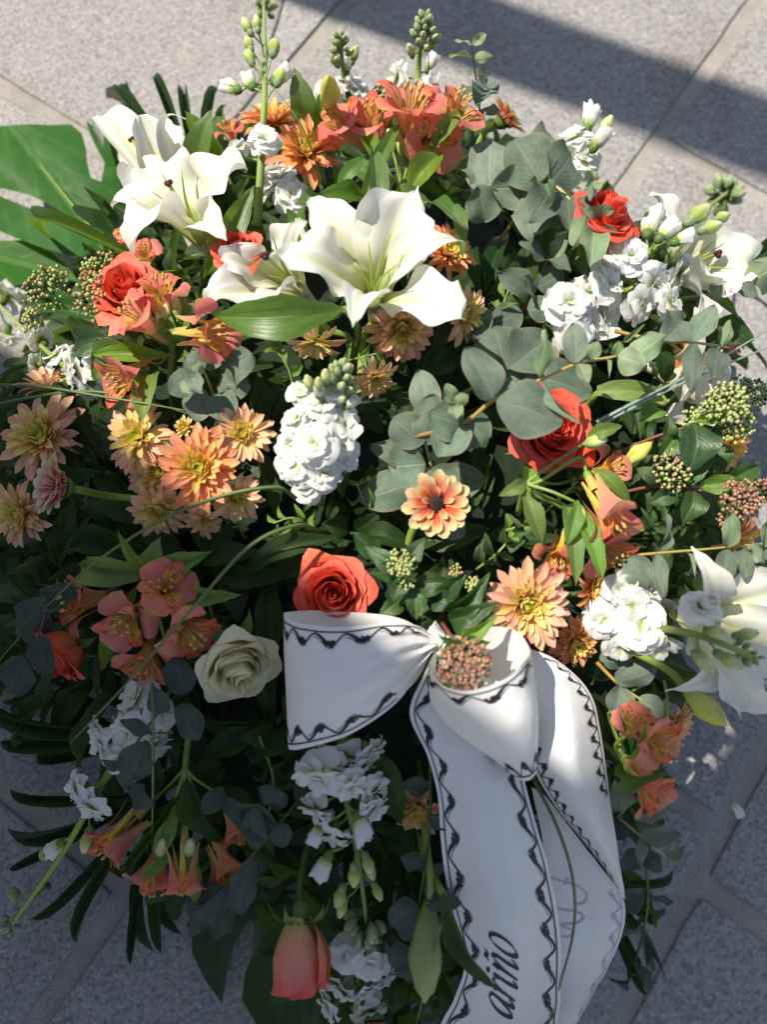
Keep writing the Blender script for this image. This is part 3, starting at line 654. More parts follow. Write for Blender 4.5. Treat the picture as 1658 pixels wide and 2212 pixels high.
# ---- lily, its tepals aimed one by one
def lily(label, throat, f, tepals, style=None, stamens=5, seed=0, deep=.055, stemto=None, trump=.06, dz=0, stig=True, tube=.05, slen=.07):
    """throat (px,py,dz): where the cup is deepest; tepals (tip px, py, dz, half width px, 'w'|'n', recurve)"""
    r = random.Random(seed); B0 = P(*throat); F = face(*f); B = B0
    m = M.Translation(B) @ basis(F); o = root('lily', label, 'lily', m, GRP['lily'])
    for i, tp in enumerate(tepals):
        (px, py, dz_, hw, kd) = tp[:5]; rec = tp[5] if len(tp) > 5 else .25
        T = P(px, py, dz_); d = T-B; L = d.length; rad = d - F*d.dot(F); rad = rad.normalized()
        a = B - F*tube*.35 + rad*.004; b = B + F*trump*.62 + rad*L*.16; c = T - rad*L*rec*1.1 + F*L*rec*.9
        h = mpx(hw, T)*.94
        me = petal('tepal', a, b, c, T, h, W_LILY if kd == 'w' else W_LILYN, F, .3 if kd == 'w' else .35, .26 if kd == 'w' else .12, 2.6 if kd == 'w' else 1.7, 15, 30, seed*10+i, r.uniform(-.25, .25), .25)
        ob('tepal', me, o, None, K['lily'])
    # the narrow tube behind the tepals and the stem
    mb = MB(); mb.tube(smooth_path([B-F*tube, B-F*tube*.5, B-F*.002], 4), lambda v: .0035+.0055*v*v, 10); ob('flower_tube', mb.mesh('flower_tube'), o, None, K['lily'])
    s0 = B-F*tube*.97
    if stemto: tube_ob('stem', [s0]+[P(*q) for q in stemto], .0034, o, K['stem'])
    else: hidden_stem(o, s0, -F, K['stem'], .0034)
    X = F.orthogonal().normalized()
    for k in range(stamens):
        a = 6.2832*k/max(1, stamens)+r.uniform(-.3, .3); q = M.Rotation(a, 3, F) @ X; l = slen*r.uniform(.75, .95)
        tube_ob('filament', [B-F*.008, B+F*l*.5+q*l*.1, B+F*l+q*l*.3], lambda v: .0018*(1-.8*v), o, K['style'], 6, 4)
    if style:
        T = P(*style); tube_ob('style', [B-F*.008, B.lerp(T, .5)+F*.006, T], .0017, o, K['style'], 7, 5)
        if stig:
            mb = MB(); d = (T-B).normalized()
            for k in range(3):
                q = M.Rotation(k*2.094, 3, d) @ d.orthogonal().normalized(); mb.ball(T+q*.0019, .0026, 7, 5)
            ob('stigma', mb.mesh('stigma'), o, None, K['stigma'])
    return o
def lily_bud(label, base, tip, wpx, mat='lbud', stem=True, group=True):
    a, b = P(*base), P(*tip); L = (b-a).length; hw = mpx(wpx, a.lerp(b, .5))*.5; ax = (b-a).normalized()
    m = M.Translation(a) @ basis(ax); o = root('lily_bud', label, 'lily bud', m, GRP['lbud'])
    mb0 = MB()
    for k in range(3):
        mb = MB()
        def fn(u, v):
            an = 2.094*k + (u-.5)*2.094; rr = hw*prof([(0, .3), (.25, .72), (.55, 1), (.8, .72), (1, .1)])(v)*(1+.14*math.cos((u-.5)*6.28)*math.sin(math.pi*min(1, v*1.1)) - .05)
            return V((rr*math.cos(an), rr*math.sin(an), L*v))
        mb.grid(fn, 9, 14); ob('tepal', mb.mesh('tepal'), o, m, K[mat])
    if stem: hidden_stem(o, a, -ax, K['stem'], .003)
    return o
# ---- alstroemeria floret: unit radius, mouth at the origin, facing Z, tube down -Z
AO = [petal('outer_tepal', V((0, .05, -1.25)), V((0, .16, -.6)), V((0, .35+.1*s, .25)), V((0, 1.0, .12-.25*s)), .54, W_OBOV, Z_, .12, .07, 1.5, 9, 14, s+30) for s in range(3)]
AI = [petal('inner_tepal', V((0, .04, -1.2)), V((0, .1, -.6)), V((0, .25+.1*s, .3)), V((0, .9, .36-.2*s)), .3, W_SPAT, Z_, .25, .05, 1.5, 7, 14, s+40) for s in range(3)]
mb = MB()
def _al(u, v):
    a = u*6.2832; r = prof([(0, .08), (.2, .13), (1, .17)])(v); return V((r*math.cos(a), r*math.sin(a), -1.38+.5*v))
mb.grid(_al, 11, 6)
for k in range(6):
    a = k*1.05; q = V((math.cos(a), math.sin(a), 0)); mb.tube(smooth_path([V((0, 0, -1.1)), q*.1+V((.05, 0, -.2)), q*.22+V((.1, 0, .35))], 4), .022, 4)
    mb.ball(q*.22+V((.1, 0, .37)), .06, 5, 4, (1, 1, 1.5))
AST = mb.mesh('stamens')
mb = MB(); mb.ball(V((0, 0, -1.35)), .14, 7, 5, (1, 1, 1.3)); AOV = mb.mesh('ovary')
def floret(o, px, py, dpx, f, dz, roll=0, seed=0, closed=0, L=1.0, stemto=None, pale=False, z=None):
    r = random.Random(seed); p = P(px, py, dz, z); s = mpx(dpx, p)/2.0
    m = M.Translation(p) @ basis(face(*f), None, roll) @ M.Diagonal((s, s, s*L, 1))
    fl = ob('floret', AST, o, m, K['alsta'])
    ob('ovary', AOV, fl, m, K['stem'])
    for k in range(3):
        ob('outer_tepal', AO[r.randrange(3)], fl, m @ M.Rotation(2.094*k, 4, 'Z') @ M.Rotation(R_(r.uniform(-5, 5)+closed), 4, 'X'), K['alst'])
        ob('inner_tepal', AI[r.randrange(3)], fl, m @ M.Rotation(2.094*k+1.047, 4, 'Z') @ M.Rotation(R_(r.uniform(-5, 5)+closed*.8), 4, 'X'), K['alsti'])
    if stemto is not None:
        a = m @ V((0, 0, -1.45)); d = -(m.to_3x3() @ Z_).normalized(); q = stemto
        tube_ob('pedicel', [a, a+d*(a-q).length*.3, q.lerp(a, .25), q], .0015, o, K['stem'], 6, 4)
    return p
def alst(label, whorl, florets, leaves=(), buds=(), stemto=None):
    wp = P(*whorl); o = root('alstroemeria_stem', label, 'alstroemeria', M.Translation(wp), GRP['alst'])
    for i, fl in enumerate(florets):
        a = list(fl); kw = a.pop() if isinstance(a[-1], dict) else {}
        floret(o, *a, seed=hash(label) % 97*0+i*7+int(whorl[0]), stemto=wp, **kw)
    for lf in leaves:
        lf = list(lf); kw = lf.pop() if isinstance(lf[-1], dict) else {}
        kw.setdefault('mat', 'alstleaf'); leaf(o, *lf, **kw)
    for (b, t, wpx) in buds:
        a, e = P(*b), P(*t); ax = (e-a); L = ax.length; m = M.Translation(a) @ basis(ax) @ M.Scale(L/1.3, 4) @ M.Diagonal((mpx(wpx, a)/(L/1.3)/.84, mpx(wpx, a)/(L/1.3)/.84, 1, 1))
        ob('bud', BUDS, o, m, K['bud']); tube_ob('pedicel', [a, a.lerp(wp, .5)+V((0, 0, .004)), wp], .0014, o, K['stem'], 6, 4)
    if stemto: tube_ob('stem', [wp]+[P(*q) for q in stemto], .0028, o, K['stem'])
    else: hidden_stem(o, wp, (V((0, 0, .12))-wp).normalized(), K['stem'], .0028)
    return o
# ---- eucalyptus and other leafy sprigs
def sprig(label, spine, leaves, name='eucalyptus_sprig', cat='eucalyptus', grp='euc', rad=.0019, smat='estem', mat='euc', kind='round', tipw=.5):
    sp = smooth_path([P(*q) for q in spine], 6); o = root(name, label, cat, M.Translation(sp[0]), GRP[grp])
    mb = MB(); mb.tube(sp, lambda v: rad*(1-tipw*v), 7); ob('stem', mb.mesh('stem'), o, None, K[smat])
    for lf in leaves:
        lf = list(lf); kw = lf.pop() if isinstance(lf[-1], dict) else {}
        kw.setdefault('mat', mat); kw.setdefault('kind', kind); leaf(o, *lf, **kw)
    return o
def auto_sprig(label, spine, n, lpx, wpx, seed=0, **kw):
    """pairs of leaves along a spine"""
    r = random.Random(seed); pts = spine; lv = []
    for i in range(n):
        t = (i+.6)/n*(len(pts)-1); k = min(len(pts)-2, int(t)); f = t-k; a = [pts[k][j]*(1-f)+pts[k+1][j]*f for j in range(3)]
        dx, dy = pts[k+1][0]-pts[k][0], pts[k+1][1]-pts[k][1]; q = math.hypot(dx, dy) or 1; dx /= q; dy /= q
        s = 1-.4*(i/n)
        for sg in (1, -1):
            an = R_(r.uniform(35, 80))*sg; ex, ey = dx*math.cos(an)-dy*math.sin(an), dx*math.sin(an)+dy*math.cos(an); l = lpx*s*r.uniform(.75, 1.15)
            lv.append((tuple(a), (a[0]+ex*l, a[1]+ey*l, a[2]+r.uniform(-.02, .025)), wpx*s*r.uniform(.8, 1.1), {'roll': r.uniform(-50, 50)}))
    return sprig(label, spine, lv, **kw)
def berries(o, c, dpx, n, mats, up=None, seed=0, flat=.45, bpx=9):
    """a flat-topped head of tiny round buds on branching stalks"""
    r = random.Random(seed); p = P(*c); R = mpx(dpx, p)*.5; up = up or (dome_n(p)*.6-AX_F*.6); mt = M.Translation(p) @ basis(up)
    base = mt @ V((0, 0, -R*1.1)); st_ = MB(); bl = {k: MB() for k in mats}; b = mpx(bpx, p)*.5
    hubs = []
    for k in range(7):
        a = k*2.4; rr = R*.62*math.sqrt(k/6.5); h = mt @ V((rr*math.cos(a), rr*math.sin(a), -R*.42*(.4+(rr/R)**2))); hubs.append(h); st_.tube([base, base.lerp(h, .5), h], b*.36, 4)
    for k in range(n):
        a = k*2.39996+r.uniform(-.3, .3); rr = R*math.sqrt((k+.5)/n)*r.uniform(.92, 1.05); q = mt @ V((rr*math.cos(a), rr*math.sin(a), R*flat*(1-(rr/R)**2)*r.uniform(.7, 1.1)+r.uniform(-.18, .1)*R))
        h = min(hubs, key=lambda x: (x-q).length); st_.tube([h, q], b*.25, 3, False); bl[mats[r.randrange(len(mats))]].ball(q, b*r.uniform(.5, 1.18), 6, 5, (1, 1, 1.2))
    ob('flower_stalks', st_.mesh('flower_stalks'), o, None, K['calyx'])
    for k, mb in bl.items():
        if mb.v: ob('bud_cluster', mb.mesh('bud_cluster'), o, None, K[k], 'stuff')
def grass(label, pts, rad_px=5, mat='grass', grp='grass', rad2=.3):
    q = smooth_path([P(*a) for a in pts], 8); o = root('grass_blade', label, 'grass blade', M.Translation(q[0]), GRP[grp])
    mb = MB(); w = mpx(rad_px, q[len(q)//2])*.5
    def tri(v): return w*(1-.7*v**2)
    mb.tube(q, tri, 3); ob('blade', mb.mesh('blade'), o, None, K[mat]); return o
# ------------------------------------------------------------------ the body of the wreath: foam tray and the dark mass of leaves in it
def proj(p):
    d = p-CAM; z = d.dot(AX_F); return 829+1658*d.dot(AX_R)/z, 1106-1658*d.dot(AX_U)/z
# plan of the leafy mass on the paving, corner by corner
SILH = [(-300, 600), (180, 560), (300, 440), (420, 340), (480, 290), (650, 260), (850, 270), (1030, 290), (1100, 340), (1210, 400), (1330, 530), (1470, 640), (1530, 740), (1480, 900), (1560, 960), (1600, 1100), (1530, 1220), (1440, 1340), (1400, 1540), (1370, 1640), (1320, 1850), (1290, 2050), (1240, 2300), (700, 2300), (640, 2080), (560, 1960), (440, 1880), (330, 1760), (240, 1640), (170, 1520), (-300, 1400)]
def in_poly(p, q):
    c = False; j = len(q)-1
    for i in range(len(q)):
        if (q[i][1] > p[1]) != (q[j][1] > p[1]) and p[0] < (q[j][0]-q[i][0])*(p[1]-q[i][1])/(q[j][1]-q[i][1])+q[i][0]: c = not c
        j = i
    return c
def body():
    o = root('foam_block', 'dark green flower foam packed under the leaves of the wreath', 'flower foam', M.Identity(4))
    mb = MB()
    def fn(u, v):
        a = u*6.2832; r = prof([(0, 1), (.3, .98), (1, 0)])(v); x, y = math.cos(a)*.30*r, math.sin(a)*.40*r
        return V((x-.01, y, .003 + (dome(x-.01, y)-.065)*min(1, v*4)))
    mb.grid(fn, 33, 12); ob('foam', mb.mesh('foam'), o, None, m_plain('foam', (.008, .016, .008), (.015, .028, .012), 90, .9))  # foam coloured near black to put deep shade into the gaps
    r = random.Random(11); mb = MB()
    lm = [LM['lance'][0], LM['ovate'][0], LM['lance'][1], LM['oval'][0]]
    geo_ = []
    for me in lm:
        vs = [v.co.copy() for v in me.vertices]; fs = [tuple(p.vertices) for p in me.polygons]; uvl = me.uv_layers[0].data; uv = [(0, 0)]*len(vs)
        for l in me.loops: uv[l.vertex_index] = tuple(uvl[l.index].uv)
        geo_.append((vs, fs, uv))
    # thin every other row out to keep it light
    n = 0
    while n < 2100:
        x, y = r.uniform(-.5, .48), r.uniform(-.6, .58); q2 = ((x+.01)/.47)**2+((y)/.57)**2
        if q2 > 1.02: continue
        p = V((x, y, max(.02, dome(x, y)-r.uniform(.048, .12))))
        if not in_poly(proj(p), SILH): continue
        nn = dome_n(p); d = (V((x, y, .05)).normalized()*r.uniform(.2, 1)+V((r.uniform(-1, 1), r.uniform(-1, 1), r.uniform(-.3, .5)))*.9)
        d = (d-nn*d.dot(nn)*.6).normalized(); nr = (nn+V((r.uniform(-1, 1), r.uniform(-1, 1), r.uniform(-1, 1)))*.6).normalized()
        L = r.uniform(.035, .085); w_ = L*r.uniform(.22, .42); xx = d.cross(nr)
        if xx.length < .05: continue
        xx.normalize(); zz = xx.cross(d); vs, fs, uv = geo_[r.randrange(4)]
        mb.add([p+xx*(v.x*w_)+d*(v.y*L)+zz*(v.z*L) for v in vs], fs, uv); n += 1
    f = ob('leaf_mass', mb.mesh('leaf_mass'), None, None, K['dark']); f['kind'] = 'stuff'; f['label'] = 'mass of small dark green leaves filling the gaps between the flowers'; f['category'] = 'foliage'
body()

# ------------------------------------------------------------------ monstera leaves, traced
def traced(name, parent, outline, holes, rib, z0, lift, mat, step=22, droop=0.0):
    """a flat leaf cut to an outline (px), bent along its rib; z from z0 at the rib, sagging by droop at the margins"""
    pts = [V((a, b)) for a, b in outline]
    def dens(q, m=26):
        o = []
        for i in range(len(q)):
            a, b = q[i], q[(i+1) % len(q)]; k = max(1, int((b-a).length/m)); o += [a.lerp(b, j/k) for j in range(k)]
        return o
    bd = dens(pts); ed = [(i, (i+1) % len(bd)) for i in range(len(bd))]
    xs = [p.x for p in bd]; ys = [p.y for p in bd]
    def inside(p):
        c = False; j = len(bd)-1
        for i in range(len(bd)):
            if (bd[i].y > p.y) != (bd[j].y > p.y) and p.x < (bd[j].x-bd[i].x)*(p.y-bd[i].y)/(bd[j].y-bd[i].y+1e-9)+bd[i].x: c = not c
            j = i
        return c
    inn = []; y = min(ys)
    while y < max(ys):
        x = min(xs)
        while x < max(xs):
            p = V((x+rnd.uniform(-3, 3), y+rnd.uniform(-3, 3)))
            if inside(p) and min((p-b).length for b in bd) > step*.5: inn.append(p)
            x += step
        y += step
    vs, _, fs, *_r = geo.delaunay_2d_cdt(bd+inn, ed, [], 1, 1e-4)
    ra, rb = V(rib[0]), V(rib[1]); rd = (rb-ra); RL = rd.length; rd.normalize(); rn = V((-rd.y, rd.x))
    out = []; uv = []
    for p in vs:
        s = (p-ra).dot(rd)/RL; d = (p-ra).dot(rn)
        wv = 0.004*math.sin(d*.02+s*7)*min(1, abs(d)/60)
        z = z0 + lift*s - droop*(abs(d)/150)**2 + .012*math.exp(-(d/14)**2)*-.35 + wv + .006*math.sin(abs(d)*.02)
        out.append(P(p.x, p.y, 0, max(.006, z))); uv.append((.5+d/420, s))
    return ob(name, mesh(name, out, [tuple(f) for f in fs], uv), parent, None, K[mat])
mo = root('monstera_leaf', 'large glossy split monstera leaf reaching out over the sunlit paving', 'monstera leaf', M.Translation(P(205, 490, 0, .09)))
traced('blade', mo, [(-60, 290), (0, 272), (60, 268), (110, 270), (152, 268), (176, 288), (186, 322), (188, 352), (196, 384), (218, 392), (226, 352), (210, 322), (194, 290), (186, 262), (214, 280), (246, 300), (266, 336), (268, 380), (262, 430), (254, 490), (252, 545), (225, 560), (150, 552), (90, 535), (40, 516), (0, 500), (-60, 470), (-60, 430), (0, 424), (40, 440), (90, 462), (132, 474), (136, 460), (100, 438), (60, 420), (10, 408), (-60, 400)], [], ((45, 300), (250, 565)), .10, -.01, 'mon', 22, .02)
tube_ob('midrib', [P(40, 300, 0, .083), P(110, 385, 0, .099), P(185, 478, 0, .101), P(245, 556, 0, .096)], lambda v: .0009+.0014*v, mo, K['stem'], 6)
m2 = root('monstera_leaf', 'smaller rounded monstera leaf under the split one at the wreath side', 'monstera leaf', M.Translation(P(60, 570, 0, .06)))
traced('blade', m2, [(-60, 540), (0, 520), (50, 518), (110, 545), (150, 580), (170, 610), (120, 600), (60, 612), (0, 620), (-60, 630)], [], ((-40, 545), (170, 600)), .06, 0, 'mon', 24, .02)
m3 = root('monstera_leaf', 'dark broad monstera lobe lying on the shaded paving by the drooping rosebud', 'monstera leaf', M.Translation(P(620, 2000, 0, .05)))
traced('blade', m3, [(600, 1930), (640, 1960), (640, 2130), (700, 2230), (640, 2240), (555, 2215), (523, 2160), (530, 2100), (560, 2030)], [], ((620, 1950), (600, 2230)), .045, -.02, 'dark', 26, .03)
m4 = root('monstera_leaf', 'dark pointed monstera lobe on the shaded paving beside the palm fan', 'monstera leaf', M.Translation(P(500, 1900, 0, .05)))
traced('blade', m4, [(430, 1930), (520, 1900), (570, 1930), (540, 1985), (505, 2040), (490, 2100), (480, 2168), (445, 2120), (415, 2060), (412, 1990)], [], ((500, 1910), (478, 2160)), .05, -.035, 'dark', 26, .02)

# ------------------------------------------------------------------ palm fans, radiating leaflets
def fan(label, hub, tips, wpx, mat='palm'):
    o = root('palm_fan', label, 'palm leaf', M.Translation(P(*hub)), GRP['palm'])
    hp = P(*hub)
    for i, (px, py, z) in enumerate(tips):
        b = P(px, py, 0, z); a = hp.lerp(b, .08+.03*(i % 2)); leaf_w(o, a, b, mpx(wpx*(1+.15*math.sin(i*2.1)), b), 'palm', mat, (-1)**i*12, name='leaflet')
    mb = MB(); e = V((hp.x*.7, hp.y*.7, .05)); tube_ob('stalk', [hp, hp.lerp(e, .5), e], .0024, o, K['dstem']); return o
fan('palm fan standing up behind the lilies against the sunlit paving', (430, 420, .0), [(330, 170, .10), (278, 182, .08), (228, 212, .06), (300, 250, .05), (472, 192, .12), (255, 330, .04), (400, 205, .06)], 19)
fan('palm fan spread over the shaded paving below the white stock', (330, 1720, -.02), [(20, 1705, .02), (15, 1790, .02), (20, 1880, .015), (65, 1985, .012), (165, 2040, .01), (282, 2085, .01), (332, 2055, .014), (350, 2060, .02), (395, 2020, .02)], 22)
fan('palm fan lying in deep shade above the white stock', (330, 1590, -.03), [(0, 1602, .02), (30, 1545, .03), (80, 1635, .02), (-40, 1500, .03)], 30)
fan('palm fan under the eucalyptus at the right shaded edge', (1290, 1900, -.02), [(1400, 2150, .02), (1372, 2010, .03), (1440, 1960, .03), (1455, 1880, .04), (1390, 2080, .02)], 18)

# ------------------------------------------------------------------ dark leaves that can be told apart in the shade and between the flowers
def darks(label, hub, tips, w, kind='lance', mat='dark', roll=20, cat='foliage sprig', hz=-.03):
    tips = [(t[0], t[1], t[2]-.012) + tuple(t[3:]) for t in tips]; h = (hub[0], hub[1], hub[2] if len(hub) > 2 else hz); o = root('foliage_sprig', label, cat, M.Translation(P(*h)), GRP['dark']); hp = P(*h)
    for i, t in enumerate(tips):
        px, py, dz = t[:3]; ww = t[3] if len(t) > 3 else w
        b = P(px, py, dz); a = hp.lerp(b, .12); leaf_w(o, a, b, mpx(ww, b), kind, mat, roll*(-1)**i)
    e = V((hp.x*.75, hp.y*.75, max(.03, hp.z*.5))); tube_ob('stem', [hp, hp.lerp(e, .5), e], .0022, o, K['dstem']); return o
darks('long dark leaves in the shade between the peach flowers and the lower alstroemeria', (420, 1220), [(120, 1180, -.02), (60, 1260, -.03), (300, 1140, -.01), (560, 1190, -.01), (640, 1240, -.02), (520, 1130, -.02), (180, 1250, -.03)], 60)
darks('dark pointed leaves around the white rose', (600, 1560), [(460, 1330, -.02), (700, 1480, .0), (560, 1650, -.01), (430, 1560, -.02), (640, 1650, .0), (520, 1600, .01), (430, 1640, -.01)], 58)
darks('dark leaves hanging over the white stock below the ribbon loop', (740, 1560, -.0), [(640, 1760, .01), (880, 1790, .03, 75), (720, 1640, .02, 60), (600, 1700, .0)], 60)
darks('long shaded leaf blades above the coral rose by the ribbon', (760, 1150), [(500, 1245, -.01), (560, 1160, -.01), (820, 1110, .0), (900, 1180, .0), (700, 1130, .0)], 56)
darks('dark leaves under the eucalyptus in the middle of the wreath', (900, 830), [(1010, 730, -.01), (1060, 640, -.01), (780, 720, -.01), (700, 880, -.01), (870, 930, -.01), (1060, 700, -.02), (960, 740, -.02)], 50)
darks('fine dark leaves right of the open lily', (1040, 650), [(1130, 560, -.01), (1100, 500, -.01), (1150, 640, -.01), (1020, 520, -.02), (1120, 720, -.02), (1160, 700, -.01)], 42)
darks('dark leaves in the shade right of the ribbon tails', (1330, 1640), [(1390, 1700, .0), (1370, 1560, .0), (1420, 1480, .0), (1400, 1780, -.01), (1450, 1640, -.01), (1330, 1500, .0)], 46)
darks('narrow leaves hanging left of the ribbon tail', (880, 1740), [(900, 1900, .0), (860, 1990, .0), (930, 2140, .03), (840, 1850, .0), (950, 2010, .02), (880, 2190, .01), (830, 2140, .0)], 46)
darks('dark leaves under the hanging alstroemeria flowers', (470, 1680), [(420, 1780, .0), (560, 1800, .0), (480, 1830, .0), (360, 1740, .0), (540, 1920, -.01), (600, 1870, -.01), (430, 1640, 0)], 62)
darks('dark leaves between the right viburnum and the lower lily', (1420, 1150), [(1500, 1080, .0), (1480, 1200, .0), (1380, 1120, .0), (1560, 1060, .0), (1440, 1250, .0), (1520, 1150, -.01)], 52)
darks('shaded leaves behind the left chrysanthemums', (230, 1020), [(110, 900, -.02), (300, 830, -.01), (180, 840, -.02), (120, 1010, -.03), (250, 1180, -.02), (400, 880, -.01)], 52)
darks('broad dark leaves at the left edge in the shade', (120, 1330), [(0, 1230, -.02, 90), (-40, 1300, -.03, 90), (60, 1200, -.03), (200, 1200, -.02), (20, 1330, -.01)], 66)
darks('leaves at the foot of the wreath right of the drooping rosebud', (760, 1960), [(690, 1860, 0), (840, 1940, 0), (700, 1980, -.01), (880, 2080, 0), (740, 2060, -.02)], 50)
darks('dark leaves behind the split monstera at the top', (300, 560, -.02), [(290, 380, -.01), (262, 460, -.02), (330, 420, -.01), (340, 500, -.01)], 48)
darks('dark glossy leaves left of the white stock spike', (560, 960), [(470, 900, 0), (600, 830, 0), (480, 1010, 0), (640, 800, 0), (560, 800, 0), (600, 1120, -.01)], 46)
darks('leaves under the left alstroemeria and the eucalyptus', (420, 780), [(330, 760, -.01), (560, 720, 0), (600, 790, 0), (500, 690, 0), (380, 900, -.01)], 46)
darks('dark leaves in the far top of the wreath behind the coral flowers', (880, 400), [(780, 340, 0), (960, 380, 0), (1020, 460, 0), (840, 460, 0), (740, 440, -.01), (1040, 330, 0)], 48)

# ------------------------------------------------------------------ lilies
lily('widest open white lily in the middle of the wreath, its pale stamens bare', (806, 640, .025), (.02, .22, .97), [(670, 432, .075, 62, 'n', .3), (893, 418, .09, 98, 'w', .18), (607, 556, .085, 78, 'w', .25), (1000, 522, .085, 46, 'n', .45), (1000, 690, .09, 76, 'w', .12), (762, 708, .095, 60, 'n', .3)], None, 5, 1, trump=.05, stemto=[(785, 740, -.02), (775, 900, -.04)], slen=.075)
lily('white lily with a dark stigma beside the monstera leaf', (425, 500, .03), (-.22, .4, .88), [(242, 448, .08, 52, 'n', .35), (315, 362, .075, 86, 'w', .18), (462, 345, .05, 42, 'n', .2), (535, 365, .075, 84, 'w', .25), (290, 548, .09, 66, 'w', .45), (490, 520, .085, 52, 'n', .2)], (364, 396, .085), 5, 2, trump=.055, stemto=[(442, 580, -.01), (440, 620, -.05)], tube=.06)
lily('white lily seen from the side behind the front lily, with a yellow ribbed tepal', (392, 470, .0), (-.25, .85, .45), [(223, 322, .08, 40, 'n', .35), (303, 248, .1, 50, 'n', .04), (402, 256, .08, 30, 'n', .4), (352, 268, .07, 56, 'w', .1), (275, 312, .06, 50, 'w', .15)], (285, 302, .07), 0, 3, trump=.03, tube=.04)
lily('small white lily half hidden behind a coral rosebud, dark stigma forward', (640, 620, .015), (-.35, .15, .92), [(478, 560, .07, 48, 'w', .2), (640, 470, .05, 52, 'w', .15), (664, 480, .08, 34, 'n', .2), (452, 655, .07, 60, 'w', .15), (600, 545, .06, 40, 'n', .1), (590, 680, .06, 46, 'n', .25)], (573, 552, .08), 3, 4, trump=.04)
lily('white lily facing right at the sunlit edge, long style with dark stigma', (1450, 590, .0), (.55, .1, .8), [(1410, 410, .04, 48, 'w', .1), (1530, 480, .05, 60, 'w', .1), (1620, 575, .05, 78, 'w', .2), (1560, 640, .05, 60, 'w', .2), (1500, 700, .05, 50, 'n', .2)], (1553, 548, .075), 3, 5, trump=.04)
lily('white lily behind the eucalyptus and bear grass at the right edge', (1440, 800, -.02), (.5, -.3, .8), [(1500, 665, .03, 40, 'n', .3), (1552, 760, .04, 52, 'w', .4), (1500, 900, .03, 72, 'w', .2), (1440, 900, .03, 62, 'w', .2), (1560, 850, .02, 50, 'n', .3)], None, 2, 6, trump=.04)
lily('big shaded white lily at the lower right edge of the wreath', (1480, 1325, .02), (.28, -.2, .95), [(1495, 1180, .09, 56, 'n', .4), (1720, 1255, .07, 92, 'w', .2), (1598, 1540, .11, 96, 'w', .15), (1438, 1490, .09, 58, 'n', .45), (1725, 1400, .08, 84, 'w', .2)], None, 0, 7, trump=.045)
lily_bud('pale yellow lily bud standing among the flowers at the far top', (710, 240, .05), (712, 165, .12), 46)
lily_bud('plump yellow lily bud pointing to the lower right over the paving', (1478, 1482, .08), (1572, 1568, .11), 56)
lily_bud('long green lily bud hanging beside the ribbon tail', (928, 1940, .05), (918, 2165, .065), 76, 'gbud')
lily_bud('pale cream lily bud under the broad green lily leaf', (710, 715, .0), (590, 665, .03), 72)
lily_bud('closed yellow green bud beside the right viburnum heads', (1345, 1005, .01), (1412, 950, .03), 40, 'lbud')

# ------------------------------------------------------------------ roses
rose(262, 608, 166, (-.05, .3, .95), .075, 'bright coral rose in full sun left of the lilies', roll=.4)
rose(508, 524, 124, (.0, .35, .94), .068, 'small coral rose tucked between two lilies', roll=1.4)
rose(1322, 440, 165, (.35, .5, .8), .085, 'coral rose beyond the round eucalyptus leaves at the far right', roll=2.2)
rose(1205, 925, 204, (.12, .02, 1), .03, 'coral rose with a eucalyptus leaf laid across it', roll=4.3)
rose(720, 1282, 186, (-.02, .02, 1), .03, 'half shaded coral rose standing in the left ribbon loop', roll=.8)
rose(98, 1436, 150, (-.6, -.55, .55), .03, 'shaded coral rose at the left edge behind grey leaves', roll=1.9)
rose(650, 2085, 124, (.04, -.93, .36), .06, 'drooping salmon rosebud at the bottom of the wreath', 'bud', 'rosebud', .2)
rose(526, 1462, 196, (.38, -.5, .78), .02, 'single cream white rose left of the ribbon', 'open', 'wrose', .5)

# ------------------------------------------------------------------ chrysanthemums
mum(432, 1012, 178, (.02, .05, 1), .035, 'fullest peach chrysanthemum with a lime heart, half in the sun', 1, tint=2)
mum(297, 945, 152, (-.2, .2, .95), .02, 'pale peach chrysanthemum upper left of the fullest one', 2, rings=[RINGS[i] for i in (0, 1, 3, 4, 5, 6, 7)], tint=1)
mum(525, 940, 140, (.15, .2, .95), .02, 'sunlit peach chrysanthemum beside the white stock spike', 3, rings=[RINGS[i] for i in (0, 1, 4, 5, 6, 7)], tint=1)
mum(92, 945, 190, (-.15, .25, .95), .01, 'dim peach chrysanthemum at the left edge above the pink gerbera', 4)
mum(100, 835, 130, (-.2, .85, .4), .0, 'peach chrysanthemum turned away, its dark calyx showing', 5, rings=[RINGS[0], RINGS[1]])
mum(48, 1108, 150, (-.4, -.1, .9), .0, 'shaded peach chrysanthemum at the left edge below the pink gerbera', 6, tint=1)
mum(345, 1100, 135, (0, -.45, .85), .005, 'shaded cream chrysanthemum below the fullest one', 7, rings=[RINGS[i] for i in (0, 1, 3, 4, 5, 6, 7)], tint=1)
mum(510, 1075, 120, (.1, -.4, .9), .01, 'yellow peach chrysanthemum under the grass blade', 8, rings=[RINGS[i] for i in (0, 1, 4, 5, 6, 7)], tint=1)
mum(345, 1018, 150, (-.2, -.2, .9), .0, 'dusky peach chrysanthemum squeezed between its brighter neighbours', 9)
mum(400, 925, 75, (0, .3, .9), .02, 'small yellow chrysanthemum peeping out behind the fullest one', 10, rings=[RINGS[i] for i in (3, 4, 5, 6, 7)], tint=1)
mum(1138, 1304, 198, (.05, .0, 1), .035, 'large salmon chrysanthemum with a yellow middle above the right ribbon loop', 11)
mum(1243, 1388, 118, (.3, -.4, .85), .005, 'orange chrysanthemum turned down beside the right ribbon tail', 12, tint=2)
mum(1278, 1280, 112, (.75, .1, .6), .01, 'orange chrysanthemum seen from the side by the lower right stock', 13, tint=2)
